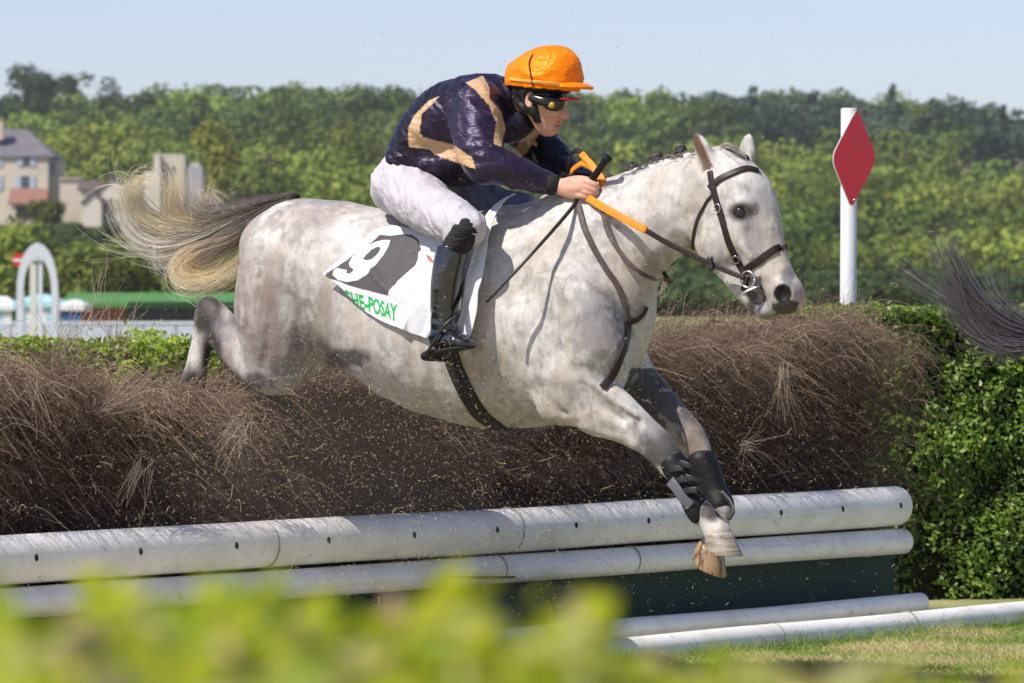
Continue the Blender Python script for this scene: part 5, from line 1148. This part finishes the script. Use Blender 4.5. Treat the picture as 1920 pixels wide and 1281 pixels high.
for Y in (350, 372, 392, 425, 462, 500, 540, 580, 622, 664, 706, 748, 790, 832, 862):
    w = .155*Y; step = 6.6 if Y < 600 else 6.8; X = -w-rng.random()*step
    while X < w:
        px = HX+F*X/Y; u = rng.random(); nn = mnoise.noise(Vector((X*.035, Y*.018, 4.2))); kind = 'broad' if u < .75 else 'tall'; col = lerp(G1, (G3, G2_, G4, (.10, .13, .03))[rng.integers(4)], .6)*(1+.8*nn)
        hgt = rng.uniform(6.8, 10.2)*(.62 if Y < 360 else .8 if Y < 380 else 1)
        if px < 560 and Y < 600:
            col = lerp(G2_, G4, np.clip(.5+nn*1.6, 0, 1))*np.array((1.2, 1.1, .9))
        if px > 1050 and 610 < Y < 800 and nn > -.42+.25*(Y < 640)+.5*(px < 1400): col = np.array(CN)*(1.1+.6*rng.random()); kind = 'conifer' if u < .6 else 'broad'
        if Y > 800 and rng.random() < .35: col = np.array(G3)*.8
        if px > 1000 and Y < 620: col = lerp(G1, G4, np.clip(.3+nn*1.5, 0, 1))*np.array((1.08, 1, .9))
        if 400 < px < 1100 and Y < 640: col = lerp(G1, G4, np.clip(.4+nn, 0, 1))*np.array((1.1, 1, .9))
        z = float(ground_z(X, Y)); wd = rng.uniform(7.5, 13.5)*(.55 if kind == 'conifer' else 1)
        skip = (px < 500 and Y < 530) or (170 < px < 285 and Y > 800)
        if not skip: wood.append(crownmesh(kind, rng.integers(4), (X, Y+rng.normal()*6, z-1.2), (wd, wd, hgt), col*rng.uniform(.55, 1.40), (.42 if Y < 520 else .55)+.0003*Y, n_mul=2 if Y < 520 else 1))
        X += step*rng.uniform(.7, 1.2)
o = put(wood, 'wood', M_fol); tag(o, 'dense green wooded hillside filling the background behind the course', 'wood', kind='stuff')
bark = mat('bark', (.10, .08, .06), .9, noise=[(3, (.05, .04, .03), .4, .6, .7)])
def tree(kind, var, px, Y, size, col, label, ls=.4, group=None, nm=2, lift=0.0, th=None, name='tree'):
    l = px_loc(px, Y); th = th or size[2]*.35; root = empty(name, l, label, 'tree', group)
    put([crownmesh(kind, var, l+np.array((0, 0, th*.55+lift)), size, col, ls, n_mul=nm)], 'crown', M_fol, root)
    r = .035*size[2]; T = [l+np.array((0, 0, -.3)), l+np.array((.1, 0, th*.6)), l+np.array((-.1, 0, th+size[2]*.45+lift))]
    parts = []
    def limb(a, b, r0, r1):
        a = np.array(a); b = np.array(b); n = 7; t = b-a; t = t/np.linalg.norm(t); x = np.cross(t, (0, 1, .1)); x /= np.linalg.norm(x); y = np.cross(t, x)
        V = [p+(x*math.cos(2*math.pi*i/n)+y*math.sin(2*math.pi*i/n))*q for p, q in ((a, r0), (b, r1)) for i in range(n)]; parts.append((V, [(i, (i+1) % n, n+(i+1) % n, n+i) for i in range(n)]))
    limb(T[0], T[1], r, r*.8); limb(T[1], T[2], r*.8, r*.25)
    for i in range(5):
        a = T[1]+(T[2]-T[1])*rng.uniform(.1, .7); limb(a, a+np.array((rng.normal()*size[0]*.25, rng.normal()*size[0]*.2, size[2]*rng.uniform(.15, .35))), r*.4, r*.12)
    v, f = join(parts); mesh('trunk', v, f, bark, root); return root
tree('broad', 0, 66, 800, (8, 8, 8), (.045, .07, .02), 'big rounded dark tree on the left skyline', .6, lift=2, nm=3)
tree('ragged', 1, 128, 800, (6, 6, 7), (.05, .08, .02), 'small open tree right of the big rounded skyline tree', .5, nm=2)
tree('ragged', 2, 178, 795, (9, 6, 8.5), (.055, .08, .022), 'ragged leaning tree with gaps on the left skyline', .5, lift=1, nm=2)
tree('broad', 3, 12, 790, (7, 7, 7), (.05, .08, .02), 'low bushy tree at the far left end of the skyline', .6, nm=2)
tree('broad', 1, 520, 850, (5.2, 5.2, 5), (.028, .045, .02), 'dark rounded pine sticking up from the ridge above the brown tail', .5, lift=2.2, nm=2)
tree('broad', 2, 652, 850, (4.4, 4.4, 4.2), (.03, .048, .02), 'small dark treetop on the ridge between tail and jockey', .5, lift=2.6, nm=2)
tree('tall', 2, 430, 455, (7, 7, 8), (.19, .20, .022), 'yellow green rounded tree right of the ruined tower', .45, nm=3)
tree('broad', 0, 520, 440, (6, 6, 5.5), (.06, .055, .022), 'reddish brown tree above the horse rump', .45, nm=2)
tree('broad', 1, 600, 430, (8, 8, 7), (.13, .18, .025), 'pale green tree behind the horse rump', .45, nm=2)
tree('tall', 3, 92, 420, (2.6, 2.6, 2.0), (.10, .12, .02), 'small pollarded tree in front of the stone house', .3, th=2.4, nm=2)
for k, (px, w, h, cc) in enumerate(((-25, 5.5, 5.4, G4), (45, 5.6, 5.8, (.17, .22, .03)), (110, 5.2, 4.6, (.14, .19, .03)), (175, 5.4, 5.0, (.16, .20, .03)), (238, 5.6, 5.3, (.19, .22, .035)), (300, 5.4, 4.8, G4), (362, 5.4, 4.4, (.12, .16, .03)), (425, 5.4, 4.6, (.11, .15, .028)), (485, 5.5, 4.6, G2_))):
    tree('tall', k, px, 232+3*(k % 3), (w, w, h), np.array(cc)*1.02, ('leftmost', 'broad light', 'low', 'middle', 'tall pale', 'rounded', 'smaller', 'dull', 'darker')[k]+' yellow green willow in the row beyond the track', .26, 'row of willows beyond the track', 4, th=.5, name='willow')
# hedge of dark bushes in front of the village
dk_ = []
for px in np.arange(-60, 520, 13):
    for Yb, hb in ((398, 2.4), (372, 2.2), (340, 2.4)): dk_.append(crownmesh('broad', rng.integers(4), px_loc(px+rng.normal()*5, Yb)+np.array((0, 0, -.5)), (3.6, 3.6, rng.uniform(.8, 1.2)*hb), np.array((.05, .08, .02))*rng.uniform(.6, 1.7), .3))
tag(put(dk_, 'bushes', M_fol), 'band of dark green bushes below the stone village', 'bushes', kind='stuff')
# ================================================================== VILLAGE
M_stone = mat('pale_stone', (.60, .53, .42), .9, noise=[(.5, (.48, .42, .33), .45, .65, .7), (4, (.52, .46, .37), .5, .7, .5)], bump=[(6, .4, .05)])
M_wwall = mat('white_render', (.62, .57, .49), .9, noise=[(.8, (.50, .45, .38), .5, .7, .6)])
M_slate = mat('slate_roof', (.13, .125, .145), .7, noise=[(1.2, (.20, .18, .18), .45, .65, .6)], bump=[(6, .4, .05, (1, 1, 4))])
M_tile = mat('clay_tiles', (.26, .13, .09), .85, noise=[(1.5, (.25, .13, .09), .45, .65, .6)], bump=[(6, .5, .05)])
M_brownroof = mat('brown_roof', (.10, .075, .07), .85, noise=[(1.5, (.16, .12, .10), .45, .65, .6)])
M_shut = mat('grey_blue_shutters', (.42, .46, .58), .6); M_glass = mat('window_glass', (.06, .07, .09), .15, spec=.6)
def wbox(name, px0, px1, y0, y1, Y, dep, m, root, bev=0):
    """box: picture extents at distance Y, real depth dep"""
    a = PT(px0, y1, Y); b = PT(px1, y0, Y); v, f = boxvf((a[0], Y, a[2]), (b[0], Y+dep, b[2])); return mesh(name, v, f, m, root, smooth=False)
def gable(name, px0, px1, ye, yr, Y, dep, m, root, hip=.0, ov=.25):
    a = PT(px0, ye, Y); b = PT(px1, ye, Y); r = PT(px0, yr, Y)[2]; x0, x1 = a[0]-ov, b[0]+ov; y0, y1 = Y-ov, Y+dep+ov; ym = (y0+y1)/2; h = hip
    V = [(x0, y0, a[2]), (x1, y0, a[2]), (x1, y1, a[2]), (x0, y1, a[2]), (x0+h, ym, r), (x1-h, ym, r)]; V += [(p[0], p[1], p[2]-.18) for p in V[:4]]
    return mesh(name, V, [(0, 1, 5, 4), (2, 3, 4, 5), (0, 4, 3), (1, 2, 5), (6, 9, 8, 7), (0, 6, 7, 1), (1, 7, 8, 2), (2, 8, 9, 3), (3, 9, 6, 0)], m, root, smooth=False)
def gablex(name, px0, px1, ye, yr, Y, dep, m, mw, root):
    a = PT(px0, ye, Y); b = PT(px1, ye, Y); r = PT(px0, yr, Y)[2]; xm = (a[0]+b[0])/2; o = .2
    V = [(a[0]-o, Y-o, a[2]-.02), (xm, Y-o, r), (b[0]+o, Y-o, a[2]-.1), (a[0]-o, Y+dep, a[2]-.1), (xm, Y+dep, r), (b[0]+o, Y+dep, a[2]-.1)]; V += [(p[0], p[1], p[2]-.15) for p in V]
    mesh(name, V, [(0, 1, 4, 3), (1, 2, 5, 4), (6, 9, 10, 7), (7, 10, 11, 8), (0, 6, 7, 1), (1, 7, 8, 2), (0, 3, 9, 6), (2, 8, 11, 5)], m, root, smooth=False)
    V = [(a[0], Y, a[2]), (xm, Y, r-.12), (b[0], Y, a[2]), (a[0], Y+dep, a[2]), (xm, Y+dep, r-.12), (b[0], Y+dep, a[2])]; mesh('gable_wall', V, [(0, 2, 1), (3, 4, 5), (0, 3, 5, 2), (0, 1, 4, 3), (1, 2, 5, 4)], mw, root, smooth=False)
def window(px0, px1, y0, y1, Y, root, shut=True):
    w = (px1-px0)*.28 if shut else 0
    if shut: f = wbox('window', px0, px1, y0-1, y1+1, Y-.03, .03, M_stone, root)
    else: f = wbox('window', px0-1, px1+1, y0-1, y1+1, Y-.03, .03, M_wwall, root)
    g = wbox('pane', px0+w, px1-w, y0, y1, Y-.05, .02, M_glass, root); g.parent = f
    if shut:
        for a, b in ((px0, px0+w), (px1-w, px1)): s = wbox('shutter', a, b, y0, y1, Y-.10, .05, M_shut, root); s.parent = f
sh = []
for px in np.arange(1080, 2300, 16):
    for Y in (215, 290, 335):
        if not (px > 1770 and Y < 330): sh.append(crownmesh('broad', rng.integers(4), px_loc(px+rng.normal()*10, Y)+np.array((0, 0, -.5)), (2.6+Y*.006, 2.6, rng.uniform(1.0, 1.5)+Y*.003), np.array(G3)*rng.uniform(.6, 1.5), .3))
tag(put(sh, 'bushes', M_fol), 'line of dark green bushes at the foot of the wooded hill', 'bushes', kind='stuff')
hs = empty('house', px_loc(30, 480), 'large two storey stone house with grey slate roof and pale shutters', 'house')
wbox('wall', -70, 90, 292, 430, 480, 8, M_stone, hs); wbox('wall', 90, 112, 300, 430, 482, 5.6, M_stone, hs)
gable('roof', -70, 98, 292, 240, 480, 8, M_slate, hs, hip=3.0); wbox('chimney', -8, 6, 228, 262, 481, 1.1, mat('pink_chimney', (.60, .42, .36), .85), hs)
window(33, 66, 286+4, 310+2, 480, hs); window(29, 66, 330, 356, 480, hs); window(-25, 5, 290, 312, 480, hs); window(-25, 5, 330, 356, 480, hs); window(94, 105, 306, 326, 482, hs)
h = empty('shed', px_loc(50, 470), 'low shed with red clay roof in front of the stone house', 'shed'); wbox('wall', 22, 80, 380, 415, 468, 5, M_stone, h); gable('roof', 20, 82, 380, 352, 468, 5, M_tile, h); wbox('opening', 30, 72, 386, 410, 467.9, .08, mat('dark_opening', (.02, .02, .02), .9), h)
h = empty('house', px_loc(160, 465), 'pale stone cottage with low brown roof between garden wall and white cottage', 'house'); wbox('wall', 152, 186, 352, 425, 466, 5, M_stone, h); gable('roof', 150, 188, 354, 338, 466, 5, M_brownroof, h); window(162, 170, 364, 374, 466, h, False)
h = empty('garden_wall', px_loc(130, 475), 'rough stone garden wall stepping down right of the stone house', 'wall'); wbox('wall', 112, 152, 336, 425, 474, 2, M_stone, h); wbox('coping', 110, 154, 333, 336, 473.8, 2.4, M_stone, h)
h = empty('house', px_loc(212, 450), 'white gabled cottage behind the swirling tail tip', 'house'); wbox('wall', 187, 234, 358, 425, 450, 7, M_wwall, h); gablex('roof', 185, 236, 358, 330, 450, 7, M_brownroof, M_wwall, h); window(204, 212, 372, 382, 450, h, False)
h = empty('house', px_loc(172, 430), 'small cream gabled outbuilding with dark lean-to roof', 'house'); wbox('wall', 157, 190, 378, 425, 430, 5, M_wwall, h); gablex('roof', 156, 192, 378, 358, 430, 5, M_brownroof, M_wwall, h); wbox('lean_to', 190, 224, 386, 425, 432, 4, M_stone, h); gable('lean_to_roof', 190, 226, 388, 374, 432, 4, M_brownroof, h); wbox('doorway', 196, 204, 392, 415, 431.9, .06, M_glass, h)
h = empty('ruined_tower', px_loc(320, 500), 'ruined pale stone tower with broken walls on the slope', 'ruin')
wbox('wall', 288, 300, 288, 400, 500, 1.2, M_wwall, h); wbox('wall', 300, 346, 289, 400, 501, 5, M_stone, h); wbox('wall', 270, 288, 321, 400, 500, 3, M_wwall, h); wbox('turret', 352, 380, 312, 400, 496, 3, mat('grey_stone', (.36, .37, .42), .9, bump=[(5, .4, .05)]), h); wbox('broken_wall', 358, 374, 305, 312, 496.3, 2, M_stone, h); wbox('window', 322, 328, 312, 322, 500.9, .06, M_glass, h)
h = empty('barn', px_loc(430, 440), 'long low barn with dark brown roof right of the ruin', 'barn'); wbox('wall', 386, 475, 384, 425, 440, 7, M_wwall, h); gable('roof', 386, 475, 386, 356, 440, 7, M_brownroof, h, hip=.6); wbox('doorway', 395, 420, 388, 420, 439.9, .08, M_glass, h)
# ================================================================== COURSE SIDE: stand, rail, arch, tents, spectators
h = empty('pavilion', px_loc(290, 200), 'long low pavilion with green roof, brick wall and dark glazing', 'pavilion')
M_groof = mat('green_roof', (.06, .20, .04), .7, noise=[(.8, (.09, .25, .06), .45, .65, .6)]); M_dark = mat('dark_glazing', (.025, .027, .033), .25, noise=[(1.5, (.06, .065, .08), .5, .7, .6)])
wbox('brick_wall', 150, 238, 566, 720, 200, 6, mat('red_brick', (.36, .13, .095), .85, noise=[(2, (.28, .11, .09), .45, .65, .6)], bump=[(20, .3, .02)]), h)
wbox('glazed_front', 238, 560, 570, 720, 199.6, 6, M_dark, h)
for px in range(250, 560, 26): wbox('mullion', px, px+2, 575, 720, 199.5, .1, mat('grey_frame', (.12, .12, .13), .6) if px == 250 else bpy.data.materials['grey_frame'], h)
gable('roof', 128, 570, 568, 549, 199, 7.5, M_groof, h, ov=.3); wbox('fascia', 238, 566, 566, 571.5, 198.6, .1, mat('dark_fascia', (.02, .03, .02), .7), h)
wr = empty('track_rail', (PT(180, 0, 130)[0], 130, -1.3), 'white track rail with panels in front of the spectators', 'rail'); M_rw = mat('rail_white', (.66, .68, .74), .5)
wbox('top_rail', -600, 900, 603, 608, 130, .08, M_rw, wr)
for i, x in enumerate(range(-600, 900, 62)): wbox('panel', x+2, x+60, 610, 634, 130.02, .03, mat('rail_panel', (.50, .54, .62), .5) if i == 0 else bpy.data.materials['rail_panel'], wr)
for x in range(-600, 900, 62): wbox('post', x-1, x+1, 603, 740, 130.08, .06, M_rw, wr)
ar = empty('arch', (PT(70, 0, 110)[0], 110, -1.2), 'white rounded arch frame beside the track at the far left', 'arch'); V = []; M_arch = mat('arch_white', (.58, .60, .66), .45); K = 30
for Yq in (109.85, 110.15):
    for k in range(K+1):
        a = math.pi*k/K; yb = 640 if k in (0, K) else 0
        for r_, ry in ((39, 92), (26, 66)):
            px = 70-math.cos(a)*r_; y = 548-math.sin(a)*ry
            V.append(PT(px, y, Yq))
W = 2*(K+1); Fc = [(2*k, 2*k+2, 2*k+3, 2*k+1) for k in range(K)]+[(W+2*k, W+2*k+1, W+2*k+3, W+2*k+2) for k in range(K)]+[(2*k, W+2*k, W+2*k+2, 2*k+2) for k in range(K)]+[(2*k+1, 2*k+3, W+2*k+3, W+2*k+1) for k in range(K)]
mesh('arch_ring', V, Fc, M_arch, ar, smooth=False); wbox('arch_leg', 31, 44, 548, 690, 109.85, .3, M_arch, ar); wbox('arch_leg', 96, 109, 548, 690, 109.85, .3, M_arch, ar)
h = empty('gate_post', (PT(62, 0, 112)[0], 112, -1.2), 'pale double post standing inside the white arch', 'post'); wbox('post', 56, 68, 488, 690, 112, .15, mat('cream_paint', (.62, .62, .56), .5), h); wbox('post', 72, 79, 486, 690, 112, .1, M_rw, h); wbox('crossbar', 56, 79, 484, 488, 111.95, .2, M_rw, h)
h = empty('round_sign', (PT(35, 0, 111)[0], 111, -1.2), 'round red sign with white bar left of the arch', 'sign'); V = []; c = PT(36, 488, 111)
for o in (0, .03):
    for k in range(24): V.append(c+np.array((math.cos(2*math.pi*k/24)*.15, o, math.sin(2*math.pi*k/24)*.15)))
mesh('disc', V, [tuple(range(24)), tuple(range(24, 48))[::-1]]+[(k, (k+1) % 24, 24+(k+1) % 24, 24+k) for k in range(24)], mat('sign_red', (.62, .02, .015), .5), h, smooth=False); wbox('bar', 25, 47, 485.5, 490.5, 110.99, .01, M_rw, h); wbox('pole', 35, 37, 500, 690, 111.03, .03, M_rw, h)
M_lb = mat('light_blue_canvas', (.38, .62, .72), .7); M_wc = mat('white_canvas', (.72, .72, .73), .7); M_bl = mat('blue_canvas', (.03, .12, .32), .7)
def tent(px0, px1, ye, yr, Y, m1, m2, label, n_):
    h = empty('tent', px_loc((px0+px1)/2, Y), label, 'tent'); gable('canopy', px0, px1, ye, yr, Y, 3, m1, h, hip=(px1-px0)/F*Y*.42, ov=.1); w = (px1-px0)/n_
    for i in range(n_): wbox('side_panel', px0+i*w+.4, px0+(i+1)*w-.4, ye, 720, Y, .08, m2[i % len(m2)], h)
tent(-30, 22, 572, 556, 172, M_wc, (M_wc, M_lb), 'white marquee at the left edge of the picture', 3); tent(30, 108, 566, 552, 170, M_lb, (M_lb, M_wc, M_wc, M_lb), 'light blue and white tent behind the arch', 4); tent(115, 152, 572, 562, 168, M_wc, (M_bl, M_bl), 'dark blue stall with white canopy right of the arch', 2)
pe = []
def spectator(px, Y, shirt, label, scl=1.0):
    l = px_loc(px, Y); l[2] = -1.3+.35*(rng.random()-.5)*.3; r = empty('person', l, label, 'person', 'spectators behind the track rail')
    f = Field((-.4, -.3, -.02), (.4, .3, 1.85), .03)
    for s in (-1, 1): f.tube([(.1*s, 0, .05, .055, 1), (.1*s, .0, .45, .06, 1), (.09*s, 0, .85, .085, 1)], k=.03); f.tube([(.2*s, 0, 1.40, .05, 1), (.25*s, .02, 1.12, .042, 1), (.2*s, -.16, 1.0, .035, 1)], k=.03)
    f.tube([(0, 0, .88, .14, .8), (0, 0, 1.15, .13, .8), (0, 0, 1.40, .15, .7), (0, 0, 1.52, .06, 1)], k=.05); f.ell((0, 0, 1.64), (.08, .10, .12), k=.02); f.ell((0, -.1, 1.63), (.018, .025, .02), k=.01)
    v, q = f.net(); c = np.where((v[:, 2] > 1.5)[:, None], np.array((.5, .3, .22)), np.where((v[:, 2] > .9)[:, None], np.array(shirt), np.array((.06, .07, .12)))); c[(v[:, 2] > 1.68) | ((v[:, 2] > 1.58) & (v[:, 1] > .03))] = (.06, .04, .03)
    o = mesh('body', v+l, q, mat('spectator_clothes', rough=.8, attr=True) if not pe else pe[0], r, col=c)
    if not pe: pe.append(o.data.materials[0])
for px, sh, nm_ in ((8, (.7, .7, .7), 'in a white shirt left of the arch'), (24, (.3, .06, .06), 'in a dark red top beside the arch leg'), (86, (.06, .07, .12), 'in dark clothes seen through the arch'), (118, (.7, .7, .72), 'in white before the blue stall'), (140, (.5, .2, .15), 'in a rust shirt before the blue stall'), (172, (.5, .5, .5), 'in grey before the brick wall'), (197, (.75, .75, .76), 'in white before the middle of the brick wall'), (219, (.72, .72, .74), 'in white near the corner of the brick wall'), (238, (.75, .74, .74), 'in white at the corner of the dark glazing'),
                    (256, (.45, .25, .2), 'in a brown top before the glazing'), (270, (.6, .35, .35), 'in a salmon shirt before the glazing'), (290, (.7, .7, .72), 'in a white top before the middle glazing'), (308, (.15, .2, .35), 'in blue before the glazing'), (330, (.62, .25, .30), 'in a pink top before the glazing'), (345, (.5, .35, .3), 'in a tan top left of the raised hock'), (354, (.75, .75, .76), 'in white left of the raised hock'), (415, (.5, .4, .4), 'in pale clothes between hock and buttock')):
    spectator(px, 148+rng.normal()*3, sh, 'blurred spectator '+nm_)
# ================================================================== AIR
f = boxvf((-700, -30, -3), (700, 1500, 62)); m = bpy.data.materials.new('air_haze'); m.use_nodes = True; t = m.node_tree; t.nodes.remove(t.nodes['Principled BSDF']); p = t.nodes.new('ShaderNodeVolumePrincipled')
p.inputs['Color'].default_value = (.95, .96, 1, 1); p.inputs['Density'].default_value = .00013; p.inputs['Anisotropy'].default_value = .1; t.links.new(p.outputs[0], t.nodes['Material Output'].inputs['Volume'])
tag(mesh('haze', f[0], f[1], m, smooth=False), kind='stuff')
